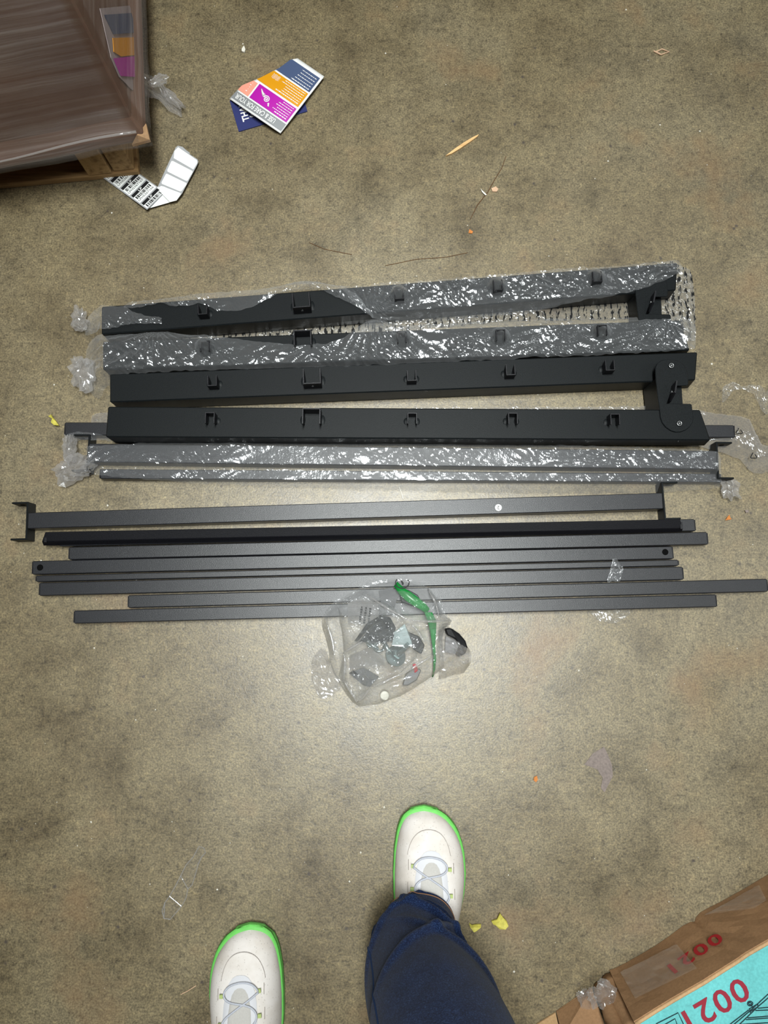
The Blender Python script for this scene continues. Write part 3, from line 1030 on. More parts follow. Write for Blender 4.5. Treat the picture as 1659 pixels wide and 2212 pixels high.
V, Fc = bag_dome(outer, 0.012, 0.056, 21.0, amp=0.020)
mesh('bag_film', V, Fc, M['film_bag'], root)
BV = np.array(V)
for (ra, rb, rh) in RIDGES[:11]:            # doubled film along the main creases
    pts = []
    for t in np.linspace(0, 1, 9):
        g = np.array(ra) * (1 - t) + np.array(rb) * t + np.array([8 * math.sin(t * 5 + rh * 900), 8 * math.cos(t * 4 + ra[0])])
        p = P(*HB(*g), 0.045)
        k = np.argmin((BV[:, 0] - p[0]) ** 2 + (BV[:, 1] - p[1]) ** 2)
        pts.append(np.array([p[0], p[1], BV[k, 2] + 0.0005]))
    mesh('crease', *tube_vf(pts, [0.0005 + 0.0016 * math.sin(math.pi * t) for t in np.linspace(0, 1, 9)], 6), M['film_loose'], root, True)
# folded inner layer of the bag
inner = [(300, 300), (520, 220), (760, 330), (900, 420), (1100, 640), (1040, 800), (900, 930), (700, 1020), (560, 1110), (470, 1180), (400, 1090), (330, 960), (380, 760), (360, 560)]
V, Fc = bag_dome(inner, 0.010, 0.046, 25.0, nr=26, amp=0.012)
mesh('inner_layer', V, Fc, make_film('inner_bag_film', 0.08, (0.9, 0.92, 0.91), 0.2, 120, 1.0, gloss=0.6), root)
# green seal strip
zs = [(848, 130, .068), (900, 190, .071), (960, 240, .072), (1030, 290, .072), (1090, 330, .070), (1140, 375, .068)]
wv = [26, 34, 44, 42, 36, 26]
Vv, Ff = [], []
for (x, y, z), w_ in zip(zs, wv):
    for s in (-1, 1):
        Vv.append(P(*HB(x + s * w_ * 0.62, y - s * w_ * 0.78), z - 0.014))
for i in range(len(zs) - 1):
    Ff.append((2 * i, 2 * i + 1, 2 * i + 3, 2 * i + 2))
z2 = [(1140, 385, .066), (1175, 460, .062), (1185, 560, .058), (1190, 680, .052), (1200, 800, .044), (1195, 900, .036), (1180, 965, .028)]
w2 = [34, 40, 26, 14, 12, 9, 5]
n0 = len(Vv)
for (x, y, z), w_ in zip(z2, w2):
    for s in (-1, 1):
        Vv.append(P(*HB(x + s * w_, y), z - 0.010))
for i in range(len(z2) - 1):
    a = n0 + 2 * i
    Ff.append((a, a + 1, a + 3, a + 2))
zo = mesh('zip_strip', Vv, Ff, M['green_zip'], root, True)
zo['label'] = 'green zip seal strip'
so = zo.modifiers.new('solid', 'SOLIDIFY'); so.thickness = 0.0008
# printed ring mark near the top of the bag
rc = P(*HB(908, 120), 0.092)
V, Fc = merge(tube_vf([rc + np.array([0.0105 * math.cos(a), 0.0085 * math.sin(a), 0.0]) for a in np.linspace(math.radians(140), math.radians(395), 20)], 0.0008, 6),
              tube_vf([rc + np.array([0.001 * math.sin(a * 5), 0.006 * (a - 0.5), 0.0]) for a in np.linspace(0, 1, 8)], 0.0013, 6))
mesh('printed_mark', V, Fc, M['black_ink'], root)['kind'] = 'stuff'
# side flaps of small inner bags sticking out
fl1 = [film_strip([(672, 1428, 1470), (680, 1415, 1490), (692, 1400, 1512), (705, 1405, 1508), (722, 1450, 1500), (735, 1470, 1492)], [], 0.01, seed=31, amp=0.010, step=0.003)]
V, Fc = merge(*fl1)
mesh('side_flap', V, Fc, M['film_loose'], root)
fl2 = [film_strip([(950, 1360, 1470), (965, 1352, 1468), (985, 1362, 1460), (1005, 1380, 1455), (1017, 1405, 1440)], [], 0.03, seed=33, amp=0.010, step=0.003, lift=lambda U, t: 0.028 * np.sin(np.pi * t))]
V, Fc = merge(*fl2)
mesh('side_flap', V, Fc, M['film_loose'], root)

# things inside the bag
def hb(zx, zy, z): return P(*HB(zx, zy), z)


bp_ = thing('black_bracket', tuple(hb(660, 530, 0.003)), 'folded black metal bracket visible through the clear bag, left of the zinc bolt', 'bracket')
q = [hb(720, 405, .046), hb(800, 430, .045), hb(850, 520, .042), hb(830, 640, .034), hb(700, 660, .034), hb(520, 650, .032)]
V, Fc = prism_vf(q, 0.004); mesh('plate', V, Fc, M['black_plastic'], bp_)
q = [hb(600, 470, .034), hb(720, 410, .048), hb(510, 640, .036), hb(480, 640, .012)]
V, Fc = prism_vf(q, 0.003); mesh('flange', V, Fc, M['black_plastic'], bp_)

zb_ = thing('zinc_bolt', tuple(hb(900, 740, 0.003)), 'zinc bolt with flange lying in the middle of the hardware bag', 'bolt')
V, Fc = tube_vf([hb(870, 760, .034), hb(968, 670, .048)], 0.0048, 14); mesh('shank', V, Fc, M['zinc'], zb_, False)
V, Fc = disc_vf(hb(845, 780, .024), 0.017, 0.003, 26, (0.35, 0.30, 0.9)); mesh('flange', V, Fc, M['zinc'], zb_)
V, Fc = disc_vf(hb(870, 755, .030), 0.009, 0.006, 6, (0.35, 0.30, 0.9)); mesh('bolt_head', V, Fc, M['zinc'], zb_)
for (x, y, lab) in ((700, 690, 'zinc washer lying nearest the black bracket in the bag'), (640, 650, 'zinc washer half hidden under the black bracket in the bag')):
    V, Fc = tube_vf([hb(x, y, .022) + np.array([0.009 * math.cos(a), 0.008 * math.sin(a), 0.002 * math.sin(a)]) for a in np.linspace(0, 2 * math.pi, 22)[:-1]], 0.0022, 8, True)
    tag(mesh('washer', V, Fc, M['zinc'], None, True), lab, 'washer', 'washers in the hardware bag')
q = [hb(840, 560, .050), hb(930, 490, .052), hb(975, 590, .050), hb(1000, 680, .046), hb(890, 690, .046), hb(815, 680, .046)]
V, Fc = prism_vf(q, 0.003)
tag(mesh('zinc_plate', V, Fc, M['zinc']), 'pale zinc mounting plate above the bolt in the hardware bag', 'plate')
gb = thing('grey_bracket', tuple(hb(570, 960, 0.003)), 'dull grey bent bracket low in the hardware bag', 'bracket')
q = [hb(430, 930, .020), hb(560, 880, .030), hb(700, 960, .026), hb(620, 1050, .016), hb(560, 1040, .016)]
V, Fc = prism_vf(q, 0.003); mesh('plate', V, Fc, M['grey_metal'], gb)
q = [hb(430, 930, .020), hb(470, 905, .026), hb(620, 1010, .018), hb(600, 1050, .008)]
V, Fc = prism_vf(q, 0.002); mesh('lip', V, Fc, M['black_plastic'], gb)
q = [hb(1000, 850, .034), hb(1032, 845, .034), hb(1050, 905, .030), hb(1020, 930, .030)]
V, Fc = prism_vf(q, 0.004)
tag(bevel(mesh('red_cap', V, Fc, M['red_plastic']), 0.001), 'small red plastic piece low right inside the hardware bag', 'cap')
V, Fc = disc_vf(hb(750, 1130, .028), 0.0072, 0.003, 20, (0, 0.1, 1)); 
tag(bevel(mesh('white_button', V, Fc, M['white_plastic']), 0.001), 'round cream button at the bottom of the hardware bag', 'button')
q = [hb(420, 300, .045), hb(560, 250, .050), hb(690, 300, .050), hb(700, 420, .044), hb(560, 500, .036), hb(420, 480, .032)]
V, Fc = prism_vf(q, 0.002)
lf = tag(mesh('folded_film_packet', V, Fc, M['film_loose']), 'folded cloudy film packet with small print in the bag', 'packet')
pl_ = []
for k in range(3):
    for j in range(7):
        a = hb(528 + k * 38 + j * 3, 470 - j * 22 + k * 8, 0.0515)
        pl_.append(box_vf(a, (1, 0, 0), (0, 1, 0), (0, 0, 1), 0.0010 + 0.0004 * ((j * 7 + k) % 3), 0.0013, 0.0001))
V, Fc = merge(*pl_)
mesh('small_print', V, Fc, M['black_ink'], lf)['kind'] = 'stuff'
for (nm, poly, zz_, th_, mm_, lab_, cat_) in (
        ('black_plate', [(880, 200), (960, 180), (1050, 230), (1080, 300), (1000, 330), (900, 290)], .046, .008, 'black_plastic', 'black plate behind the green seal strip in the hardware bag', 'plate'),
        ('black_hinge', [(960, 560), (1060, 600), (1110, 680), (1080, 760), (1010, 720), (980, 640)], .040, .010, 'black_plastic', 'black hinge piece right of the zinc bolt in the bag', 'hinge'),
        ('grey_sleeve', [(940, 940), (1010, 880), (1080, 900), (1040, 990), (960, 1040), (910, 1040)], .024, .008, 'grey_metal', 'grey sleeve piece below the red cap in the bag', 'sleeve'),
        ('film_packet', [(430, 780), (600, 700), (740, 780), (760, 860), (560, 880), (440, 900)], .030, .006, 'film_loose', 'cloudy film packet left of the bolt in the bag', 'packet')):
    tag(bevel(mesh(nm, *prism_vf([hb(a, b, zz_ + (0.00009 * (a - 600) if nm == 'film_packet' else 0.0)) for a, b in poly], th_), M[mm_]), 0.0012), lab_, cat_)
for k, (x0, y0, x1, y1) in enumerate(((590, 640, 690, 720), (740, 640, 800, 760))):
    V, Fc = tube_vf([hb(x0, y0, .040), hb(x1, y1, .044)], 0.0034, 12)
    tag(mesh('zinc_screw', V, Fc, M['zinc'], None, True), ('short zinc screw under the black bracket in the bag', 'zinc screw lying left of the big bolt in the bag')[k], 'screw', 'screws in the hardware bag')
# dark lump of parts at the back and a black foot in its own bag
tag(mesh('dark_spacer', *prism_vf([hb(700, 190, .040), hb(820, 160, .046), hb(870, 240, .046), hb(840, 330, .040), hb(720, 330, .036)], 0.012), M['grey_metal']),
    'dark grey spacer block near the top of the hardware bag', 'spacer')
ft = thing('rubber_foot', tuple(hb(1400, 650, 0.002)), 'black rubber foot in its own small bag beside the hardware bag', 'rubber foot')
q = [hb(1290, 530, .030), hb(1345, 525, .032), hb(1420, 575, .034), hb(1475, 640, .032), hb(1494, 700, .028), hb(1480, 750, .026), hb(1420, 785, .024), hb(1390, 770, .024), hb(1420, 690, .030), hb(1380, 620, .032), hb(1310, 590, .030)]
V, Fc = prism_vf(q, 0.022); bevel(mesh('rim', V, Fc, M['black_plastic'], ft), 0.002)
q = [hb(1300, 600, .020), hb(1380, 630, .020), hb(1410, 690, .020), hb(1385, 760, .018), hb(1290, 740, .018)]
V, Fc = prism_vf(q, 0.014); mesh('cup', V, Fc, M['grey_metal'], ft)

# ------------------------------------------------------------------ pallet with wrapped carton (far left)
pf0 = P(0, 409, 0); pf1 = P(304, 380, 0)
pd = pf1 - pf0; pd /= np.linalg.norm(pd); pn_ = np.array([-pd[1], pd[0], 0]); ZU = np.array([0, 0, 1.0])
root = thing('wooden_pallet', tuple(pf1), 'rough pine pallet under the stretch-wrapped carton', 'pallet')


def pal_box(name, a0, a1, b0, b1, z0, z1, m_):
    """a: metres to the left of the front corner, b: metres back"""
    c = pf1 - pd * (a0 + a1) / 2 + pn_ * (b0 + b1) / 2 + ZU * (z0 + z1) / 2
    V, Fc = box_vf(c, pd, pn_, ZU, (a1 - a0) / 2, (b1 - b0) / 2, (z1 - z0) / 2)
    return bevel(mesh(name, V, Fc, m_, root), 0.0015)


for b0 in (0.0, 0.30, 0.62, 0.88):
    pal_box('bottom_board', 0.0, 1.0, b0, b0 + 0.09, 0.0, 0.014, M['wood'])
for a0 in (0.006, 0.50, 0.96):
    pal_box('stringer', a0, a0 + 0.038, 0.004, 0.97, 0.0142, 0.103, M['wood_y'])
pal_box('stringer_block', 0.047, 0.09, 0.0, 0.30, 0.0142, 0.103, M['wood_y'])
for b0 in (0.0, 0.11, 0.24, 0.37, 0.50, 0.63, 0.76, 0.88):
    pal_box('deck_board', 0.0, 1.0, b0, b0 + 0.09, 0.1032, 0.118, M['wood'])

zc = 0.121
cc = P(306, 296, zc)                              # front corner at the bottom of the carton
cl = P(0, 356, zc); cr = P(296, 0, zc)
cd = cl - cc; cd /= np.linalg.norm(cd)            # along the front, to the left
cb_ = cr - cc; cb_ /= np.linalg.norm(cb_)         # along the right side, to the back
root = thing('wrapped_carton', tuple(cc), 'tall brown carton in stretch film standing on the pallet', 'carton')
HT = 1.02
LX, LB = 0.95, 0.93
rings_ = []
for (z, o_) in ((0.0, 0.008), (0.008, 0.0095), (0.020, 0.0085), (0.034, 0.004), (0.05, 0.0), (HT, 0.0)):
    c_ = cc - cd * o_ - cb_ * o_ + ZU * z
    rings_.append([c_, cc + cd * (LX + o_) - cb_ * o_ + ZU * z, cc + cd * (LX + o_) + cb_ * (LB + o_) + ZU * z, cc - cd * o_ + cb_ * (LB + o_) + ZU * z])
V = [p for r in rings_ for p in r]
Fc = [(3, 2, 1, 0), tuple(4 * 5 + k for k in range(4))] + [(4 * i + k, 4 * i + (k + 1) % 4, 4 * i + 4 + (k + 1) % 4, 4 * i + 4 + k) for i in range(5) for k in range(4)]
bevel(mesh('carton_body', V, Fc, M['carton_front'], root), 0.003, 2)
rn = np.cross(cb_, ZU); rn /= np.linalg.norm(rn)
if rn[0] < 0: rn = -rn
fn_ = np.cross(cd, ZU); fn_ /= np.linalg.norm(fn_)
if fn_[1] > 0: fn_ = -fn_


def side_patch(name, poly, m_, off):
    q_ = [on_plane(u, v, cc + rn * off, rn) for u, v in poly]
    V = q_ + [p - rn * 0.0008 for p in q_]
    n = len(q_)
    Fc = [tuple(range(n)), tuple(range(n, 2 * n))[::-1]] + [(k, n + k, n + (k + 1) % n, (k + 1) % n) for k in range(n)]
    return mesh(name, V, Fc, m_, root)


pnl = side_patch('printed_panel', [(216, 18), (280, 12), (300, 60), (305, 120), (308, 165), (306, 196), (285, 194), (258, 166), (240, 124)], M['wrapped_paper'], 0.002)
pnl['label'] = 'printed picture panel with yellow and magenta blocks on the carton side'
side_patch('yellow_block', [(244, 82), (298, 80), (302, 118), (262, 122), (246, 112)], M['yellow'], 0.0035)
side_patch('magenta_block', [(246, 126), (302, 120), (307, 155), (292, 166), (262, 164)], M['magenta'], 0.0035)
side_patch('grey_block', [(226, 32), (284, 28), (296, 70), (246, 74)], M['slate'], 0.0035)

# stretch film: shell standing off the carton, flaring at the bottom edge
fz = [(-0.004, 0.013), (0.006, 0.016), (0.022, 0.014), (0.042, 0.009), (0.075, 0.007), (0.11, 0.006), (0.16, 0.005), (0.25, 0.005), (0.4, 0.005), (0.55, 0.005), (0.7, 0.005), (0.85, 0.005), (HT + 0.004, 0.004)]
fz = [(float(z), float(np.interp(z, [a for a, b in fz], [b for a, b in fz]))) for z in list(np.linspace(-0.004, 0.12, 15)) + list(np.linspace(0.15, HT + 0.004, 30))]
path = []
for k in np.linspace(1, 0, 60): path.append((cc + cd * LX * k, fn_, LX * k))
for k in np.linspace(0, 1, 60): path.append((cc + cb_ * LB * k, rn, -LB * k))
Vv, Ff = [], []
for (p, nrm, s_) in path:
    near = abs(s_) < 0.02
    nn = (fn_ + rn) if abs(s_) < 1e-6 else nrm
    for (z, off) in fz:
        o_ = off + 0.0025 * float(pn(s_ * 25 + 50, z * 8)) * (1 if off > 0.006 else 0.6) + 0.003 * float(pn(s_ * 7 + 11, z * 40))
        if off > 0.008: o_ += 0.006 * float(pn(s_ * 12 + 5, 3.3))
        Vv.append(p + nn * max(o_, 0.0022) + ZU * z)
m_ = len(fz)
for i in range(len(path) - 1):
    for j in range(m_ - 1):
        Ff.append((i * m_ + j, i * m_ + j + 1, (i + 1) * m_ + j + 1, (i + 1) * m_ + j))
mesh('stretch_wrap', Vv, Ff, M['stretch'], root, True)
wf = []  # bright cloudy tube standing in for the highlight along the bottom crease
for k in np.linspace(0, 1, 16):
    wf.append(cc + cd * LX * 0.45 * k + fn_ * (0.0165 - 0.003 * k) + ZU * (0.036 - 0.010 * k + 0.004 * math.sin(k * 9)))
mesh('wrap_crease_highlight', *tube_vf(wf, [0.0022 - 0.0014 * k for k in np.linspace(0, 1, 16)], 6), M['film_loose'], root, True)
# torn kraft corner peeking out under the wrap
kc = cc - cd * 0.010 - cb_ * 0.010
mesh('torn_corner', *prism_vf([kc + fn_ * 0.006 + rn * 0.006 + ZU * 0.012, kc + cd * 0.026 + fn_ * 0.003 + ZU * 0.004, kc + cd * 0.012 + ZU * 0.02, kc + cb_ * 0.018 + rn * 0.004 + ZU * 0.02], 0.006), M['kraft_edge'], root)
# loose tail of wrap on the right side
tail = [film_strip([(318, 176, 222), (330, 172, 222), (345, 168, 220), (352, 178, 224), (362, 192, 232), (378, 212, 240), (388, 226, 240)], [], 0.02, step=0.003, seed=41, amp=0.012,
                   lift=lambda U, t: 0.03 * np.clip((360 - U) / 40, 0, 1)),
        film_blob(P(343, 174, 0.05), 0.018, 0.006, 0.010, 42, 0.4, rot=0.5), film_blob(P(372, 212, 0.02), 0.026, 0.007, 0.010, 43, 0.4, rot=-0.75)]
pieces('loose_wrap_tail', tail, M['film_loose'], root)

# ------------------------------------------------------------------ strip of shipping labels
LZ = lambda zx, zy: (220 + zx * 0.1386, 300 + zy * 0.1386)
root = thing('label_strip', tuple(P(340, 420, 0)), 'folded strip of white barcode labels sticking out from under the pallet', 'label strip')
O_ = np.array([316.0, 451.8]); S_ = np.array([-84.5, -61.0]); T_ = np.array([38.8, -38.0])


def lz(s, t, up=0.0):
    u, v = O_ + S_ * s + T_ * t
    z = 0.004 + 0.007 * max(0, 1 - s * 1.6) * (1 - 0.3 * t) + up
    return P(u, v, z)


def lquad(s0, s1, t0, t1, up, ns=10, nt_=6):
    V, Fc = [], []
    for i in range(ns + 1):
        for j in range(nt_ + 1):
            V.append(lz(s0 + (s1 - s0) * i / ns, t0 + (t1 - t0) * j / nt_, up))
    for i in range(ns):
        for j in range(nt_):
            a = i * (nt_ + 1) + j
            Fc.append((a, a + 1, a + nt_ + 2, a + nt_ + 1))
    return V, Fc


V, Fc = lquad(-0.02, 1.25, 0, 1, 0)
# the fold triangle beyond the printed half
k0 = len(V)
lo = mesh('printed_liner', V, Fc, M['liner'], root); lo.modifiers.new('s', 'SOLIDIFY').thickness = 0.0003
pitch = 0.265
names = ['LPHS367165', 'LPHS367166', 'LPHS367167', 'LPHS367168', 'LPHS367169']
for k in range(5):
    s1 = 0.02 + pitch * k - 0.10; s2 = s1 + pitch * 0.90       # from far edge (text) to header bar
    lab = mesh('label', *lquad(max(s1, 0.0), s2, 0.05, 0.96, 0.0005, 4, 4), M['label_blank'], root)
    hd = mesh('header_bar', *lquad(s2 - pitch * 0.24, s2, 0.07, 0.94, 0.0009, 2, 4), M['black_ink'], lab)
    flat_text('header_text', 'LP', lambda x, y, s2=s2: lz(s2 - pitch * 0.20 + y * pitch * 0.16, 0.42 + x * 0.18, 0.0014), M['white_ink'], lab, 0.02)
    bars = []
    rr = random.Random(40 + k)
    t = 0.12
    while t < 0.88:
        w_ = rr.choice((0.012, 0.02, 0.035, 0.05))
        b0 = s2 - pitch * 0.55
        if b0 > 0.0:
            bars.append(lquad(b0, s2 - pitch * 0.30, t, min(t + w_, 0.9), 0.0009, 1, 1))
        t += w_ + rr.choice((0.012, 0.02, 0.03))
    if bars: mesh('barcode', *merge(*bars), M['black_ink'], lab)['kind'] = 'stuff'
    if s2 - pitch * 0.8 > 0:
        flat_text('label_number', names[k], lambda x, y, s2=s2: lz(s2 - pitch * 0.78 + y * pitch * 0.17, 0.10 + x * 0.80, 0.0009), M['black_ink'], lab)
# blank half folded over and pointing away
bl_ = [(870, 750), (1000, 460), (1130, 180), (1150, 135), (1185, 105), (1260, 125), (1320, 180), (1370, 215), (1370, 240), (1490, 318), (1503, 350), (1490, 395), (1370, 620), (1250, 850), (1165, 958), (695, 1093)]
bz = [.011] * 16
topv = [P(*LZ(*p), z) for p, z in zip(bl_, bz)]
mesh('fold_corner', *prism_vf([P(*LZ(870, 750), .0080), P(*LZ(1000, 700), .0080), P(*LZ(1165, 958), .0080), P(*LZ(695, 1093), .0070)], 0.0004), M['label_blank'], root)
V, Fc = prism_vf(topv[:15] , 0.0004)
bo_ = mesh('blank_liner', V, Fc, M['liner'], root)
V, Fc = prism_vf([P(*LZ(*p), z) for p, z in (((870, 750), .0114), ((960, 740), .0114), ((1230, 860), .0114), ((1165, 958), .0114), ((1060, 985), .0114), ((940, 860), .0114))], 0.0004)
mesh('blank_liner', V, Fc, M['label_blank'], root)
for q in ([(1130, 190), (1190, 130), (1350, 240), (1480, 330), (1490, 370), (1425, 475), (1120, 300)],
          [(1085, 345), (1110, 345), (1410, 500), (1415, 520), (1335, 650), (1315, 655), (1025, 510), (1020, 485)],
          [(1000, 545), (1020, 545), (1320, 690), (1320, 710), (1240, 815), (1215, 818), (935, 700), (930, 675)],
          [(915, 735), (935, 735), (1230, 845), (1225, 870), (1160, 935), (1120, 930), (990, 840), (905, 760)]):
    V, Fc = prism_vf([P(*LZ(*p), 0.0116) for p in q], 0.0004)
    mesh('blank_label', V, Fc, M['label_blank'], root)

# ------------------------------------------------------------------ leaflets
root = thing('navy_card', tuple(P(570, 240, 0)), 'navy blue thank-you card lying under the colourful care leaflet', 'card')
nv_ = [P(496, 217, .0025), P(644.6, 173, .0025), P(664, 240, .0025), P(515.6, 284, .0025)]
V, Fc = prism_vf(nv_, 0.0018)
cardo = mesh('card', V, Fc, M['navy'], root)


def navy(a, b):      # a along the left edge upwards, b to the right
    pO = np.array([515.6, 284.0]); eA = np.array([496 - 515.6, 217 - 284.0]); eB = np.array([664 - 515.6, 240 - 284.0])
    return P(*(pO + eA * a + eB * b), 0.0030)


flat_text('lettering', 'THANK', lambda x, y: navy(0.24 + x * 0.80, 0.19 - y * 0.095), M['white_ink'], root, 0.03)
flat_text('lettering', 'for', lambda x, y: navy(0.30 + x * 0.25, 0.28 - y * 0.075), M['white_ink'], root, 0.02)

root = thing('care_leaflet', tuple(P(600, 210, 0)), 'glossy use and care leaflet with magenta, yellow and slate panels', 'leaflet')
Cq = np.array([605.9, 288.2]); Da = np.array([-110.6, -75.1]); Bb = np.array([94.5, -123.2])


def leaf(a, b, up=0.0):
    q = Cq + Da * a + Bb * b
    z = 0.0065 + 0.016 * math.sin(math.pi * min(1, a * 0.9 + 0.05)) * (0.55 + 0.45 * math.cos(math.pi * b)) * 0.8 + 0.012 * (1 - abs(b * 2 - 1)) * 0.5 + 0.004 * b + up
    return P(q[0], q[1], z)


def amax(b): return float(np.interp(b, [0, 0.25, 0.5, 0.75, 0.93, 1.0], [1.0, 0.97, 0.80, 0.66, 0.60, 0.52]))


def leaf_quad(a0, a1, b0, b1, up, na=30, nb=10):
    V, Fc = [], []
    for i in range(na + 1):
        for j in range(nb + 1):
            b = b0 + (b1 - b0) * j / nb
            hi = min(a1, amax(b))
            V.append(leaf(min(a0, hi) + (hi - min(a0, hi)) * i / na, b, up))
    for i in range(na):
        for j in range(nb):
            k = i * (nb + 1) + j
            Fc.append((k, k + 1, k + nb + 2, k + nb + 1))
    return V, Fc


sh = mesh('sheet', *leaf_quad(0, 1, 0, 1, 0, 30, 30), M['paper'], root, True)
sh.modifiers.new('s', 'SOLIDIFY').thickness = 0.0006
for (nm, a0, a1, b0, b1, mm) in (('grey_banner', 0.02, 1.0, 0.03, 0.15, 'grey_print'), ('magenta_panel', 0.035, 0.757, 0.172, 0.41, 'magenta'), ('peach_panel', 0.785, 1.0, 0.172, 0.40, 'peach'),
                                 ('yellow_panel', 0.035, 1.0, 0.44, 0.675, 'yellow'), ('slate_panel', 0.035, 1.0, 0.70, 0.945, 'slate')):
    mesh(nm, *leaf_quad(a0, a1 - (0.0 if a1 < 1 else 0.0), b0, b1, 0.0006), M[mm], root, True)
flat_text('banner_lettering', 'USE & CARE FOR YOUR', lambda x, y: leaf(0.19 + x * 0.76, 0.128 - y * 0.075, 0.0018), M['white_ink'], root, 0.02)
# rows of fine print, too small to read
fp = []
rr = random.Random(5)
for (a0, a1, b0, b1, rows) in ((0.07, 0.36, 0.20, 0.38, 6), (0.07, 0.50, 0.47, 0.645, 6), (0.07, 0.42, 0.72, 0.90, 5), (0.85, 0.94, 0.22, 0.36, 5)):
    for k in range(rows):
        b = b0 + (b1 - b0) * k / (rows - 1)
        a = a0
        end = a1 - rr.uniform(0, 0.10)
        while a < end:
            w_ = rr.uniform(0.012, 0.045)
            hgt = 0.009 if k > 0 else 0.013
            V, Fc = leaf_quad(a, min(a + w_, end), b, b + hgt, 0.0011, 1, 1)
            fp.append((V, Fc)); a += w_ + 0.009
mesh('fine_print', *merge(*fp), M['white_ink'], root)['kind'] = 'stuff'
# white shell-like doodle and wavy lines
def spiral(a, b, r, turns, n=40):
    return [leaf(a + r * (1 - k / n) * math.cos(turns * 2 * math.pi * k / n), b + r * 0.9 * (1 - k / n) * math.sin(turns * 2 * math.pi * k / n), 0.0013) for k in range(n)]


ic = [tube_vf(spiral(0.52, 0.285, 0.055, 2.2), 0.0009, 6)]
ic.append(tube_vf([leaf(0.58 + 0.10 * k / 10, 0.31 + 0.055 * (k / 10) ** 1.5, 0.0013) for k in range(11)], [0.0030 * (1 - k / 11) + 0.0004 for k in range(11)], 6))
ic.append(tube_vf([leaf(0.455 - 0.03 * k / 6, 0.235 + 0.02 * math.sin(k), 0.0013) for k in range(7)], 0.0012, 6))
for k in range(4):
    ic.append(tube_vf([leaf(0.545 + 0.13 * t, 0.585 + 0.018 * k + 0.006 * math.sin(t * 14), 0.0013) for t in np.linspace(0, 1, 16)], 0.0004, 6))
pieces('pictogram', ic, M['white_ink'], root)

# ------------------------------------------------------------------ long carton at lower right
CZ = lambda zx, zy: (1130 + zx * 0.3189, 1880 + zy * 0.3189)
root = thing('printed_carton', tuple(P(1500, 2040, 0)), 'long crushed brown carton with a teal printed top at the lower right', 'carton')
lowpx = [(1318, 2101), (1330, 2097), (1353, 2086), (1390, 2065), (1417, 2049), (1449, 2027), (1478, 2005), (1494, 1997), (1504, 1996), (1508, 1985), (1516, 1976), (1530, 1968), (1560, 1953), (1610, 1925), (1659, 1896), (1720, 1860), (1820, 1802)]
toppx = [(1372, 2212), (1388, 2202), (1418, 2183), (1449, 2164), (1480, 2146), (1520, 2123), (1556, 2100), (1578, 2086), (1594, 2076), (1601, 2071), (1612, 2063), (1624, 2056), (1650, 2041), (1659, 2036), (1700, 2011), (1760, 1974), (1860, 1910)]
ztop = 0.135
n = len(lowpx)
lowp = [P(u, v, 0.001) for u, v in lowpx]
topp = [P(u, v, ztop) for u, v in toppx]
bdir = np.array([0.50, -0.86, 0])        # towards the back of the carton (away from the tubes)
dd = topp[-1] - topp[0]; bdir = np.array([dd[1], -dd[0], 0]); bdir /= np.linalg.norm(bdir)
if bdir[1] > 0: bdir = -bdir
Vv, Ff = [], []
rows = 9
for i in range(n):
    for j in range(rows):
        t = j / (rows - 1)
        p = lowp[i] * (1 - t) + topp[i] * t
        p = p + bdir * 0.004 * float(pn(i * 0.7, t * 3)) * math.sin(math.pi * t)
        Vv.append(p)
for i in range(n - 1):
    for j in range(rows - 1):
        a = i * rows + j
        Ff.append((a, a + 1, a + rows + 1, a + rows))
side = mesh('side_panel', Vv, Ff, M['kraft'], root)
side.modifiers.new('s', 'SOLIDIFY').thickness = 0.004
# top panel
tp = [p + np.array([0, 0, 0.0005]) for p in topp]
back = [p + bdir * 0.30 for p in tp]
V = tp + back
Fc = [(i, i + 1, n + i + 1, n + i) for i in range(n - 1)]
tpo = mesh('top_panel', V, Fc, M['teal'], root)
tpo.modifiers.new('s', 'SOLIDIFY').thickness = 0.003
tpo['label'] = 'teal printed top panel'
# torn pale edge between top and side
mesh('panel_edge', *tube_vf([p + np.array([0, 0, 0.0005]) for p in topp], 0.0026, 8), M['kraft_edge'], root, True)
# far side, back and ends so that the carton is a closed body
lb = [p + bdir * 0.30 for p in lowp]
V = [back[0], back[-1], np.array([back[-1][0], back[-1][1], 0.001]), np.array([back[0][0], back[0][1], 0.001])]
mesh('back_panel', V, [(0, 1, 2, 3)], M['kraft'], root)
V = [topp[-1], back[-1], np.array([back[-1][0], back[-1][1], 0.001]), lowp[-1]]
mesh('end_panel', V, [(0, 1, 2, 3)], M['kraft'], root)
V = [topp[0], back[0], np.array([back[0][0], back[0][1], 0.001]), lowp[0]]
mesh('end_panel', V, [(0, 1, 2, 3)], M['kraft'], root)
# crumpled upright rolls at the left end
for (a, b, r0, tl_) in (((1310, 2106), (1362, 2222), 0.013, 'roll'), ((1291, 2122), (1335, 2232), 0.012, 'roll')):
    p0 = P(*a, 0.004) + bdir * 0.010; p1 = P(*b, 0.118) + bdir * 0.012
    pts = [p0 * (1 - t) + p1 * t for t in np.linspace(0, 1, 8)]
    rr_ = [r0 * (1 + 0.14 * math.sin(k * 2.1)) for k in range(8)]
    mesh('crumpled_fold', *tube_vf(pts, rr_, 12), M['kraft'], root, True)
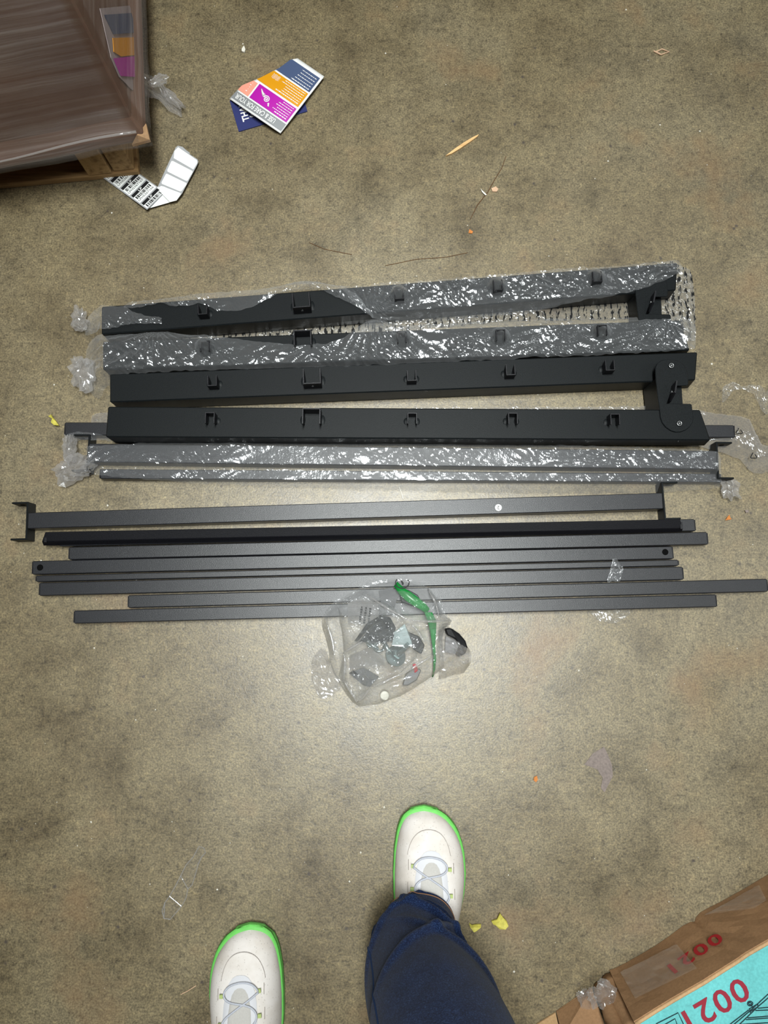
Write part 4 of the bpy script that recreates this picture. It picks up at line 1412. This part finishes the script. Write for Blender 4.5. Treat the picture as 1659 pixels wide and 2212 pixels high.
# flat torn flap to the left
q = [P(1202, 2186, 0.004), P(1259, 2147, 0.004), P(1278, 2134, 0.006), P(1310, 2225, 0.05), P(1215, 2240, 0.05)]
V, Fc = prism_vf(q, 0.003)
mesh('end_flap', V, Fc, M['kraft'], root)
q = [P(1160, 2213, 0.004), P(1200, 2188, 0.004), P(1210, 2230, 0.03), P(1150, 2240, 0.01)]
V, Fc = prism_vf(q, 0.003)
mesh('end_flap', V, Fc, M['kraft_edge'], root)

# red number on the side and large number on the teal top
sp0 = lowp[3]; sp1 = lowp[12]
sx_ = (topp[12] - topp[3]); sx_ /= np.linalg.norm(sx_)
upv = (topp[6] + topp[7] - lowp[6] - lowp[7]) / 2
snrm = np.cross(sx_, upv); snrm /= np.linalg.norm(snrm)
if snrm[1] < 0: snrm = -snrm


def side_fn(px0, px1, capvec):
    def fn(x, y):
        u = px0[0] + (px1[0] - px0[0]) * x + capvec[0] * y
        v = px0[1] + (px1[1] - px0[1]) * x + capvec[1] * y
        return on_plane(u, v, (lowp[6] + topp[6]) / 2 + snrm * 0.006, snrm)
    return fn


flat_text('red_number', '0021', side_fn((1548, 2013), (1440, 2086), (18, 18)), M['red_ink'], root, 0.02, 1.15)


def top_fn(px0, px1, capvec):
    def fn(x, y):
        return P(px0[0] + (px1[0] - px0[0]) * x + capvec[0] * y, px0[1] + (px1[1] - px0[1]) * x + capvec[1] * y, ztop + 0.0012)
    return fn


flat_text('large_number', '0021', top_fn((1600, 2108), (1470, 2187), (26, 46)), M['maroon_ink'], root, 0.015, 1.1)


def line3(pts, r=0.0007):
    return tube_vf([P(*CZ(*p), ztop + 0.0012) for p in pts], r, 4)


dr = [line3([(900, 1041), (1050, 965), (1088, 1045)]), line3([(960, 1045), (1030, 1005), (1048, 1060)]),
      line3([(1410, 1060), (1540, 950), (1659, 840), (1700, 805)]), line3([(1450, 1060), (1590, 925), (1700, 830)]), line3([(1400, 1045), (1530, 945)]),
      line3([(1530, 940), (1590, 905)]), line3([(1535, 960), (1590, 925), (1590, 905)]), line3([(1535, 940), (1540, 965)]),
      line3([(1590, 935), (1700, 925)]), line3([(1575, 950), (1700, 945)]), line3([(1520, 1000), (1700, 985)]), line3([(1510, 1012), (1700, 998)]), line3([(1470, 1045), (1700, 1030)]),
      line3([(1538 + 18 * math.cos(a), 903 + 16 * math.sin(a)) for a in np.linspace(0, 6.3, 16)]), line3([(1538 + 9 * math.cos(a), 903 + 8 * math.sin(a)) for a in np.linspace(0, 6.3, 12)]),
      line3([(1545, 915), (1560, 930)])]
pieces('drawn_line', dr, M['dark_ink'], root)
# strips of clear tape
def side_strip(px, off=0.008, n1=14, n2=6):
    (a, b, c_, d_) = px
    V, Fc = [], []
    for i in range(n1 + 1):
        for j in range(n2 + 1):
            s, t = i / n1, j / n2
            q = (np.array(a) * (1 - s) + np.array(b) * s) * (1 - t) + (np.array(d_) * (1 - s) + np.array(c_) * s) * t
            p = on_plane(q[0], q[1], (lowp[6] + topp[6]) / 2 + snrm * off, snrm)
            V.append(p + snrm * (0.0025 * abs(float(pn(s * 6, t * 9 + 4)))))
    for i in range(n1):
        for j in range(n2):
            k = i * (n2 + 1) + j
            Fc.append((k, k + 1, k + n2 + 2)); Fc.append((k, k + n2 + 2, k + n2 + 1))
    return V, Fc


mesh('tape_strip', *side_strip([(1340, 2100), (1462, 2040), (1506, 2092), (1372, 2157)]), M['tape'], root)
mesh('tape_strip', *side_strip([(1520, 1977), (1640, 1912), (1656, 1945), (1630, 1962)]), M['tape'], root)
tw = (film_blob(P(1305, 2150, 0.05), 0.022, 0.018, 0.012, 51, 0.4), film_blob(P(1270, 2170, 0.02), 0.010, 0.024, 0.008, 52, 0.4, rot=0.5))
pieces('tape_wad', tw, M['film'], root)

# ------------------------------------------------------------------ person: shoes and jeans
def half_w(t, L=0.295):
    k = [0, .004, .012, .025, .045, .07, .10, .13, .165, .20, .235, .262, .280, .290, .295]
    w = [.0, .0185, .0315, .0415, .0500, .0545, .0562, .0545, .0490, .0420, .0390, .0365, .0290, .0180, .0]
    return float(np.interp(t, k, w))


def top_h(t):
    k = [0, .01, .03, .06, .10, .13, .16, .19, .22, .26, .295]
    h = [.003, .020, .033, .042, .054, .066, .080, .090, .092, .082, .062]
    return float(np.interp(t, k, h))


def shoe(parent, u, v, ang, mirror, label):
    """toe tip at pixel (u, v); ang: turn of the toe, degrees counter-clockwise"""
    toe = P(u, v, 0.012)
    ca, sa = math.cos(math.radians(ang)), math.sin(math.radians(ang))

    def tf(x, t, z):
        x = x * mirror
        lx, ly = x, -t
        return np.array([toe[0] + lx * ca - ly * sa, toe[1] + lx * sa + ly * ca, z])

    def skew(t):           # asymmetry of the outline
        return 0.006 * math.sin(math.pi * min(1, t / 0.2)) - 0.004 * math.exp(-(t / 0.03) ** 2)
    ts = [0, .002, .005, .009, .014, .02, .03, .04, .055, .07, .085, .10, .115, .13, .145, .16, .175, .19, .205, .22, .235, .25, .262, .272, .28, .287, .292, .295]
    ZS = 0.021

    def surf(x, t, up=0.0):
        tt = min(max(t, 0), 0.295)
        w = max(half_w(tt) - 0.0012, 0.001)
        r = min(abs(x - skew(tt)) / w, 1.0)
        z = ZS + top_h(tt) * (1 - r ** 2.5) ** (1 / 1.9)
        return tf(x, t, z + up)
    NX = 22
    Vv, Ff = [], []
    for t in ts:
        w = max(half_w(t) - 0.0012, 0.0006)
        for k in range(NX + 1):
            q = -math.cos(math.pi * k / NX)
            tt = 0.0050 + t * (0.295 - 0.008) / 0.295
            x = skew(t) + q * w
            z = ZS - 0.004 + (top_h(t) * (1 - abs(q) ** 2.5) ** (1 / 1.9) + 0.004 if abs(q) < 0.9999 else 0)
            Vv.append(tf(x, tt, z))
    for i in range(len(ts) - 1):
        for k in range(NX):
            a = i * (NX + 1) + k
            Ff.append((a, a + 1, a + NX + 2, a + NX + 1))
    sh_ = mesh('shoe', Vv, Ff, M['knit'], parent, True)
    sh_['label'] = label
    ss = sh_.modifiers.new('sub', 'SUBSURF'); ss.levels = 1; ss.render_levels = 2
    # sole: stacked outlines, scalloped side
    outl = [(t, 1) for t in ts] + [(t, -1) for t in ts[::-1][1:-1]]
    rings = [(0.0, -0.004), (0.004, 0.0005), (0.010, 0.0012), (0.016, 0.0008), (0.018, 0.0000), (0.020, 0.0010), (0.0225, 0.0002), (0.0240, -0.0030)]
    Vv, Ff = [], []
    m = len(outl)
    for (z, g) in rings:
        for i, (t, s) in enumerate(outl):
            w = half_w(t)
            notch = 0.0013 * (1 if (math.sin(t * 130) > 0.86 and z < 0.02) else 0)
            gg = g - notch
            spring = 0.010 * max(0, 1 - t / 0.05) ** 2 if z < 0.02 else 0.004 * max(0, 1 - t / 0.05) ** 2
            tt = t * (1 + 2 * gg / 0.295) - gg
            Vv.append(tf(skew(t) + s * max(w + gg, 0.0), tt, z + spring))
    for r in range(len(rings) - 1):
        for i in range(m):
            a = r * m + i; b = r * m + (i + 1) % m
            Ff.append((a, b, b + m, a + m))
    Ff.append(tuple(range(m))[::-1]); Ff.append(tuple((len(rings) - 1) * m + i for i in range(m)))
    so_ = mesh('sole', Vv, Ff, M['sole'], sh_, True)
    # tongue window: white rim and grey tongue
    def oval(a, b, c_, up, m_, name):
        N_ = 28
        V, Fc = [surf(skew(0.10), c_, up)], []
        rr_ = 6
        for r in range(1, rr_ + 1):
            for k in range(N_):
                an = 2 * math.pi * k / N_
                ex = 2.6
                cx_, sy_ = math.cos(an), math.sin(an)
                q = (abs(cx_) ** ex + abs(sy_) ** ex) ** (-1 / ex)
                V.append(surf(skew(0.10) + a * q * cx_ * r / rr_, c_ + b * q * sy_ * r / rr_, up * (1 if r < rr_ else 0.2)))
        for k in range(N_): Fc.append((0, 1 + k, 1 + (k + 1) % N_))
        for r in range(rr_ - 1):
            for k in range(N_):
                Fc.append((1 + r * N_ + k, 1 + r * N_ + (k + 1) % N_, 1 + (r + 1) * N_ + (k + 1) % N_, 1 + (r + 1) * N_ + k))
        return mesh(name, V, Fc, m_, sh_, True)
    oval(0.0255, 0.066, 0.122, 0.0018, M['white_rim'], 'tongue_rim')
    oval(0.0190, 0.060, 0.126, 0.0030, M['tongue'], 'tongue')
    # zigzag cord
    sk = skew(0.10)
    ctrl1 = [(-.027, 0.0770), (-.020, 0.0660), (-.002, 0.0625), (.018, 0.0670), (.0275, 0.0800), (.018, 0.0870), (0, 0.0890), (-.018, 0.0930), (-.0285, 0.1070), (-.022, 0.1160), (0, 0.1230), (.020, 0.1300), (.029, 0.1380)]
    ctrl2 = [(-.0275, 0.0780), (-.015, 0.0850), (.004, 0.0950), (.020, 0.1050), (.0285, 0.1160), (.020, 0.1240), (0, 0.1280), (-.02, 0.1360)]
    for ct in (ctrl1, ctrl2):
        ct = np.array(ct)
        d = np.concatenate([[0], np.cumsum(np.hypot(*np.diff(ct, axis=0).T))])
        tt = np.linspace(0, d[-1], 48)
        # smooth by Catmull-like resampling
        xs = np.interp(tt, d, ct[:, 0]); ys = np.interp(tt, d, ct[:, 1])
        for _ in range(5):
            xs[1:-1] = (xs[:-2] + 2 * xs[1:-1] + xs[2:]) / 4; ys[1:-1] = (ys[:-2] + 2 * ys[1:-1] + ys[2:]) / 4
        mesh('lace', *tube_vf([surf(sk + x, y, 0.0050) for x, y in zip(xs, ys)], 0.0014, 8), M['lace'], sh_, True)
    for (x, y) in ((-.028, .077), (.028, .081), (-.029, .107), (.029, .115)):
        c_ = surf(sk + x, y, 0.0035)
        mesh('lace_loop', *box_vf(c_, (ca, sa, 0), (-sa, ca, 0), (0, 0, 1), 0.0026, 0.0026, 0.0014), M['lime'], sh_)
        s = 1 if x > 0 else -1
        mesh('stitching', *tube_vf([surf(sk + x + s * 0.0062, y - 0.007 + 0.014 * k / 4, 0.0008) for k in range(5)], 0.0006, 5), M['stitch'], sh_)
    arc = [surf(skew(0.04) + 0.033 * math.sin(a), 0.058 - 0.030 * math.cos(a) + 0.010 * math.sin(a) ** 4, 0.0004) for a in np.linspace(-1.45, 1.45, 28)]
    mesh('toe_seam', *tube_vf(arc, 0.0004, 5), M['stitch'], sh_, True)
    return sh_, tf


pr_ = P(915, 1990, 0)
person = thing('person', (0.0, -0.55, 0), 'person in dark blue jeans and white shoes with green soles, seen from the knees down', 'person')
shR, tfR = shoe(person, 920, 1737, -1.0, 1, 'white knit shoe with green sole, the forward one')
shL, tfL = shoe(person, 538, 1990, 3.5, -1, 'white knit shoe with green sole, cut by the bottom edge')


def leg_rings(cs, nseg=72, fold=None):
    """cs: list of (x, y, z, rx, ry); returns dense rings"""
    cs = np.array(cs, float)
    d = np.concatenate([[0], np.cumsum(np.linalg.norm(np.diff(cs[:, :3], axis=0), axis=1))])
    n = 240
    tt = np.linspace(0, 1, n) ** 1.5 * d[-1]
    R_ = np.stack([np.interp(tt, d, cs[:, k]) for k in range(5)], 1)
    for _ in range(24):
        R_[1:-1] = (R_[:-2] + 2 * R_[1:-1] + R_[2:]) / 4
    return R_


def leg_mesh(cs, hem_tilt, folds, seed):
    R_ = leg_rings(cs)
    NS = 96
    V, Fc = [], []
    for i, (x, y, z, rx, ry) in enumerate(R_):
        for k in range(NS):
            a = 2 * math.pi * k / NS
            f = 0.0
            for (az, zz0, slope, w_, amp) in folds:     # ridge along z = zz0 + slope*(angle-az)
                da = (a - az + math.pi) % (2 * math.pi) - math.pi
                q = (z - zz0 - slope * da) / w_
                f += 1.7 * amp * math.exp(-q * q) * math.exp(-(da / 1.1) ** 2)
            f += 0.0022 * float(pn(math.cos(a) * 1.6 + seed, math.sin(a) * 1.6 + z * 16 + seed)) * min(1, i / 16)
            px_ = x + (rx + f) * math.cos(a); py_ = y + (ry + f) * math.sin(a)
            pz = z + hem_tilt * math.sin(a) * math.exp(-(z - R_[0, 2]) / 0.05)
            V.append((px_, py_, pz))
    n = len(R_)
    for i in range(n - 1):
        for k in range(NS):
            a = i * NS + k; b = i * NS + (k + 1) % NS
            Fc.append((a, b, b + NS, a + NS))
    Fc.append(tuple((n - 1) * NS + k for k in range(NS)))
    return V, Fc, R_


def ringpx(z, uL, uR, v, ry_scale=1.0):
    a = P(uL, v, z); b = P(uR, v, z)
    r = (b[0] - a[0]) / 2
    return [(a[0] + b[0]) / 2, a[1], z, r, r * ry_scale]


rightleg = [ringpx(0.075, 838, 980, 1992, 0.98), ringpx(0.10, 822, 984, 2010, 0.95), ringpx(0.14, 797, 990, 2050, 0.95), ringpx(0.20, 794, 1022, 2105, 0.92), ringpx(0.28, 796, 1075, 2180, 0.92),
            ringpx(0.33, 800, 1105, 2225, 0.92)]
xk, yk = rightleg[-1][0], rightleg[-1][1]
rightleg += [[xk + 0.012, yk - 0.005, 0.46, 0.078, 0.076], [xk + 0.02, yk - 0.055, 0.64, 0.088, 0.09], [xk + 0.0, yk - 0.11, 0.80, 0.098, 0.105], [xk - 0.05, yk - 0.14, 0.92, 0.10, 0.11]]
FR = math.pi / 2
foldsR = [(FR, 0.122, 0.004, 0.006, 0.0020), (FR - 0.5, 0.155, -0.055, 0.009, 0.0050), (FR - 0.2, 0.215, 0.07, 0.010, 0.0045), (FR + 0.9, 0.16, 0.10, 0.010, 0.003), (FR - 0.9, 0.25, -0.06, 0.012, 0.004)]
V1, F1, RR = leg_mesh(rightleg, 0.018, foldsR, 3.1)
ax_, ay_ = rightleg[0][0], rightleg[0][1]
# left leg stands further back
toeL = P(538, 1990, 0.012)
hx, hy = toeL[0] + 0.011, toeL[1] - 0.222
leftleg = [[hx, hy, 0.078, 0.062, 0.066], [hx - 0.002, hy - 0.005, 0.12, 0.068, 0.07], [hx - 0.002, hy - 0.005, 0.2, 0.070, 0.07], [hx, hy, 0.34, 0.074, 0.074], [hx + 0.01, hy + 0.012, 0.48, 0.078, 0.078],
           [hx + 0.02, hy + 0.01, 0.64, 0.088, 0.09], [hx + 0.05, hy + 0.01, 0.80, 0.1, 0.105], [hx + 0.10, hy + 0.01, 0.92, 0.1, 0.11]]
V2, F2, RL = leg_mesh(leftleg, 0.018, foldsR, 8.4)
# pelvis
pc = np.array([(rightleg[-1][0] + leftleg[-1][0]) / 2, (rightleg[-1][1] + leftleg[-1][1]) / 2])
Vp, Fp = [], []
NS = 48
lev = [(0.78, 0.02, 0.03), (0.80, 0.12, 0.10), (0.84, 0.165, 0.125), (0.90, 0.175, 0.13), (0.97, 0.165, 0.12), (1.03, 0.15, 0.11)]
for (z, a_, b_) in lev:
    for k in range(NS):
        t = 2 * math.pi * k / NS
        Vp.append((pc[0] + a_ * math.cos(t), pc[1] + b_ * math.sin(t), z))
for i in range(len(lev) - 1):
    for k in range(NS):
        Fp.append((i * NS + k, i * NS + (k + 1) % NS, (i + 1) * NS + (k + 1) % NS, (i + 1) * NS + k))
Fp.append(tuple((len(lev) - 1) * NS + k for k in range(NS))); Fp.append(tuple(range(NS))[::-1])
V, Fc = merge((V1, F1), (V2, F2), (Vp, Fp))
jn = mesh('jeans', V, Fc, M['denim'], person, True)
jn['label'] = 'dark blue denim jeans'
jn.modifiers.new('s', 'SOLIDIFY').thickness = 0.0015


def ring_line(V, i0, off, a0, a1, n=60, NSg=96):
    out = []
    for k in range(n):
        a = a0 + (a1 - a0) * k / (n - 1)
        q = a / (2 * math.pi) * NSg
        k0 = int(math.floor(q)) % NSg; k1 = (k0 + 1) % NSg; f = q - math.floor(q)
        p = np.array(V[i0 * NSg + k0]) * (1 - f) + np.array(V[i0 * NSg + k1]) * f
        cpt = np.mean(np.array(V[i0 * NSg:(i0 + 1) * NSg]), 0)
        dv = p - cpt; dv[2] = 0; dv /= np.linalg.norm(dv)
        out.append(p + dv * off)
    return out


i0 = int(np.argmin(abs(RR[:, 2] - 0.090)))
mesh('hem_stitch', *tube_vf(ring_line(V1, i0, 0.0012, 0, 2 * math.pi, 120)[:-1], 0.0006, 5, True), M['thread'], jn)
mesh('hem_fold', *tube_vf(ring_line(V1, 0, -0.0005, 0, 2 * math.pi, 120)[:-1], 0.0016, 6, True), M['denim'], jn, True)
sd_ = []
for i in range(16, 160, 3):
    sd_.append(ring_line(V1, i, 0.0004, math.radians(158), math.radians(158.1), 2)[0])
mesh('side_seam', *tube_vf(sd_, 0.0012, 6), M['seam'], jn, True)

# ------------------------------------------------------------------ litter on the floor
def poly_litter(name, px, z, th, m_, label, cat, jitter=0.0, group=None):
    top = [P(u, v, z + jitter * abs(math.sin(i * 2.3))) for i, (u, v) in enumerate(px)]
    V, Fc = prism_vf(top, th)
    return tag(mesh(name, V, Fc, m_), label, cat, group)


sx = lambda a, b: (820 + a * 0.1808, 260 + b * 0.1808)
poly_litter('wood_splinter', [sx(*p) for p in ((790, 420), (900, 335), (1010, 260), (1120, 195), (1188, 165), (1170, 190), (1080, 255), (960, 335), (860, 395))], 0.004, 0.0035, M['splinter'],
            'long pale wood splinter lying above the bagged frame', 'wood splinter')
poly_litter('wood_chip', [sx(*p) for p in ((1335, 810), (1390, 788), (1420, 820), (1400, 850), (1350, 848))], 0.0025, 0.002, M['pale_chip'], 'small pinkish chip beside the thin twig', 'chip')
poly_litter('grass_stem', [sx(*p) for p in ((1205, 812), (1225, 835), (1280, 885), (1265, 895), (1225, 855))], 0.0035, 0.001, M['speck'], 'pale dry blade lying across the twig', 'dry blade')
V, Fc = tube_vf([P(*sx(*p), 0.001) for p in ((1510, 430), (1460, 570), (1380, 700), (1290, 860), (1170, 1010), (1085, 1180))], [0.0006, .0006, .0007, .0008, .0008, .0004], 5)
tag(mesh('twig', V, Fc, M['twig']), 'thin brown twig below the wood splinter', 'twig')
V, Fc = tube_vf([P(u, v, 0.0008) for u, v in ((668, 524), (700, 538), (760, 550))], 0.0005, 5)
tag(mesh('fibre', V, Fc, M['twig']), 'thin dark fibre above the bagged frame, left', 'fibre')
V, Fc = tube_vf([P(u, v, 0.0008) for u, v in ((832, 574), (900, 560), (960, 556), (1010, 546))], 0.0005, 5)
tag(mesh('fibre', V, Fc, M['twig']), 'thin dark fibre above the bagged frame, right', 'fibre')
poly_litter('orange_chip', [(1014, 495), (1022, 500), (1020, 504), (1012, 503)], 0.002, 0.0015, M['leaf'], 'tiny orange chip just above the bagged frame', 'chip')
poly_litter('dry_leaf', [(1567, 1124), (1572, 1116), (1576, 1112), (1578, 1119), (1581, 1121), (1574, 1123)], 0.003, 0.001, M['leaf'], 'tiny orange leaf right of the crossbar end', 'leaf', 0.003)
poly_litter('orange_chip', [(1154, 1679), (1160, 1676), (1162, 1684), (1158, 1690), (1153, 1686)], 0.003, 0.0025, M['leaf'], 'orange chip on the open floor above the carton', 'chip')
poly_litter('stone_chip', [(1609, 1102), (1616, 1101), (1618, 1106), (1612, 1108)], 0.003, 0.0025, M['residue'], 'small grey stone near the right edge', 'stone')
V, Fc = tube_vf([P(u, v, 0.002) for u, v in ((1417, 112), (1430, 106), (1445, 112), (1428, 118), (1412, 110))], 0.0014, 6)
tag(mesh('paper_scrap', V, Fc, M['pale_chip']), 'crumpled pale scrap at the top right of the floor', 'paper scrap')
poly_litter('paper_scrap', [(522, 105), (527, 98), (530, 106), (528, 112), (522, 110)], 0.004, 0.003, M['speck'], 'white scrap above the care leaflet', 'paper scrap')
poly_litter('yellow_scrap', [(104, 899), (110, 895), (113, 901), (117, 905), (122, 912), (127, 919), (116, 918), (110, 912), (112, 904)], 0.006, 0.004, M['yellow_scrap'], 'bright yellow plastic scrap left of the sleeved tubes', 'plastic scrap', 0.004)
cf = lambda a, b: (700 + a * 0.3014, 1850 + b * 0.3014)
poly_litter('yellow_scrap', [cf(*p) for p in ((1040, 480), (1060, 495), (1085, 490), (1125, 488), (1125, 510), (1095, 535), (1075, 545), (1060, 525), (1048, 510))], 0.004, 0.003, M['yellow_scrap'],
            'smaller of two yellow scraps beside the jeans', 'plastic scrap', 0.004)
poly_litter('yellow_scrap', [cf(*p) for p in ((1200, 465), (1240, 455), (1262, 410), (1285, 440), (1310, 465), (1322, 500), (1300, 525), (1260, 522), (1230, 495), (1212, 488))], 0.005, 0.004, M['yellow_scrap'],
            'larger of two yellow scraps beside the jeans', 'plastic scrap', 0.005)
poly_litter('tape_residue', [(1262, 1652), (1280, 1628), (1305, 1613), (1313, 1630), (1322, 1652), (1324, 1676), (1316, 1692), (1306, 1712), (1298, 1702), (1302, 1680), (1290, 1662), (1272, 1655)], 0.0009, 0.0006,
            M['residue'], 'greyish lilac tape residue stuck to the floor right of the hardware bag', 'tape residue')
# film scraps
V, Fc = film_strip([(1558, 840, 872), (1566, 832, 866), (1580, 826, 846), (1600, 836, 842), (1625, 832, 856), (1640, 835, 890), (1650, 850, 900), (1662, 828, 885)], [], 0, seed=61, amp=0.008, step=0.003)
tag(mesh('film_scrap', V, Fc, M['film']), 'torn clear film scrap at the right edge above the sleeve mouth', 'film scrap', 'film scraps')
V, Fc = film_strip([(1275, 1318, 1326), (1290, 1316, 1340), (1320, 1312, 1346), (1345, 1314, 1338), (1358, 1316, 1326)], [], 0, seed=63, amp=0.007, step=0.003)
tag(mesh('film_scrap', V, Fc, M['film']), 'crumpled clear film scrap below the front tube', 'film scrap', 'film scraps')
V, Fc = film_strip([(1313, 1248, 1260), (1318, 1228, 1258), (1324, 1208, 1256), (1332, 1207, 1257), (1340, 1222, 1256), (1346, 1224, 1232)], [], 0.024, seed=65, amp=0.003, step=0.0025, floor=0.0225)
tag(mesh('tape_strip', V, Fc, M['film']), 'short clear tape strip stuck across the tubes near their right ends', 'tape')
ol = [(430, 1828), (441, 1832), (444, 1842), (436, 1850), (428, 1868), (422, 1890), (415, 1912), (406, 1920), (402, 1940), (392, 1958), (380, 1972), (368, 1986), (354, 1984), (350, 1968), (356, 1950), (366, 1936), (380, 1912), (390, 1892), (402, 1868), (418, 1850)]
rz = [P(u, v, 0.0015 + 0.001 * abs(math.sin(i * 1.7))) for i, (u, v) in enumerate(ol)]
root = thing('film_scrap', tuple(rz[0]), 'thin clear film scrap on the floor left of the standing shoes', 'film scrap', 'film scraps')
V = rz + [np.mean(rz, 0)]
mesh('film', V, [(i, (i + 1) % len(rz), len(rz)) for i in range(len(rz))], make_film('thin_clear_film', 0.06, rough=0.2), root)
mesh('folded_rim', *merge(tube_vf(rz, 0.0008, 5, True), tube_vf([rz[14], rz[12]], 0.0007, 5), tube_vf([rz[9], rz[15]], 0.0007, 5), tube_vf([rz[7], rz[17]], 0.0007, 5)), M['film_loose'], root)
V, Fc = tube_vf([P(u, v, 0.0012) for u, v in ((391, 2148), (405, 2141), (416, 2134), (424, 2129))], 0.0007, 5)
tag(mesh('fibre', V, Fc, M['pale_chip']), 'pale straw-like fibre left of the rear shoe', 'fibre')
V, Fc = tube_vf([P(u, v, 0.0012) for u, v in ((862, 1052), (866, 1062), (871, 1078))], 0.0008, 5)
tag(mesh('fibre', V, Fc, M['speck']), 'short white fibre between the sleeve and the crossbar', 'fibre')
# countless white grit specks
sp_ = []
rr = random.Random(99)
for k in range(260):
    u, v = rr.uniform(0, 1659), rr.uniform(0, 2212)
    c = P(u, v, 0.0006)
    s = rr.choice((0.0006, 0.0007, 0.0009, 0.0012, 0.0019))
    ring = [c + np.array([s * rr.uniform(.6, 1.2) * math.cos(a), s * rr.uniform(.6, 1.2) * math.sin(a), -0.0004]) for a in (0, 1.3, 2.5, 3.8, 5.0)]
    sp_.append((ring + [c + np.array([0, 0, s * 0.6])], [(i, (i + 1) % 5, 5) for i in range(5)]))
tag(mesh('floor_grit', *merge(*sp_), M['speck']), 'scattered white grit specks on the concrete', 'grit', kind='stuff')
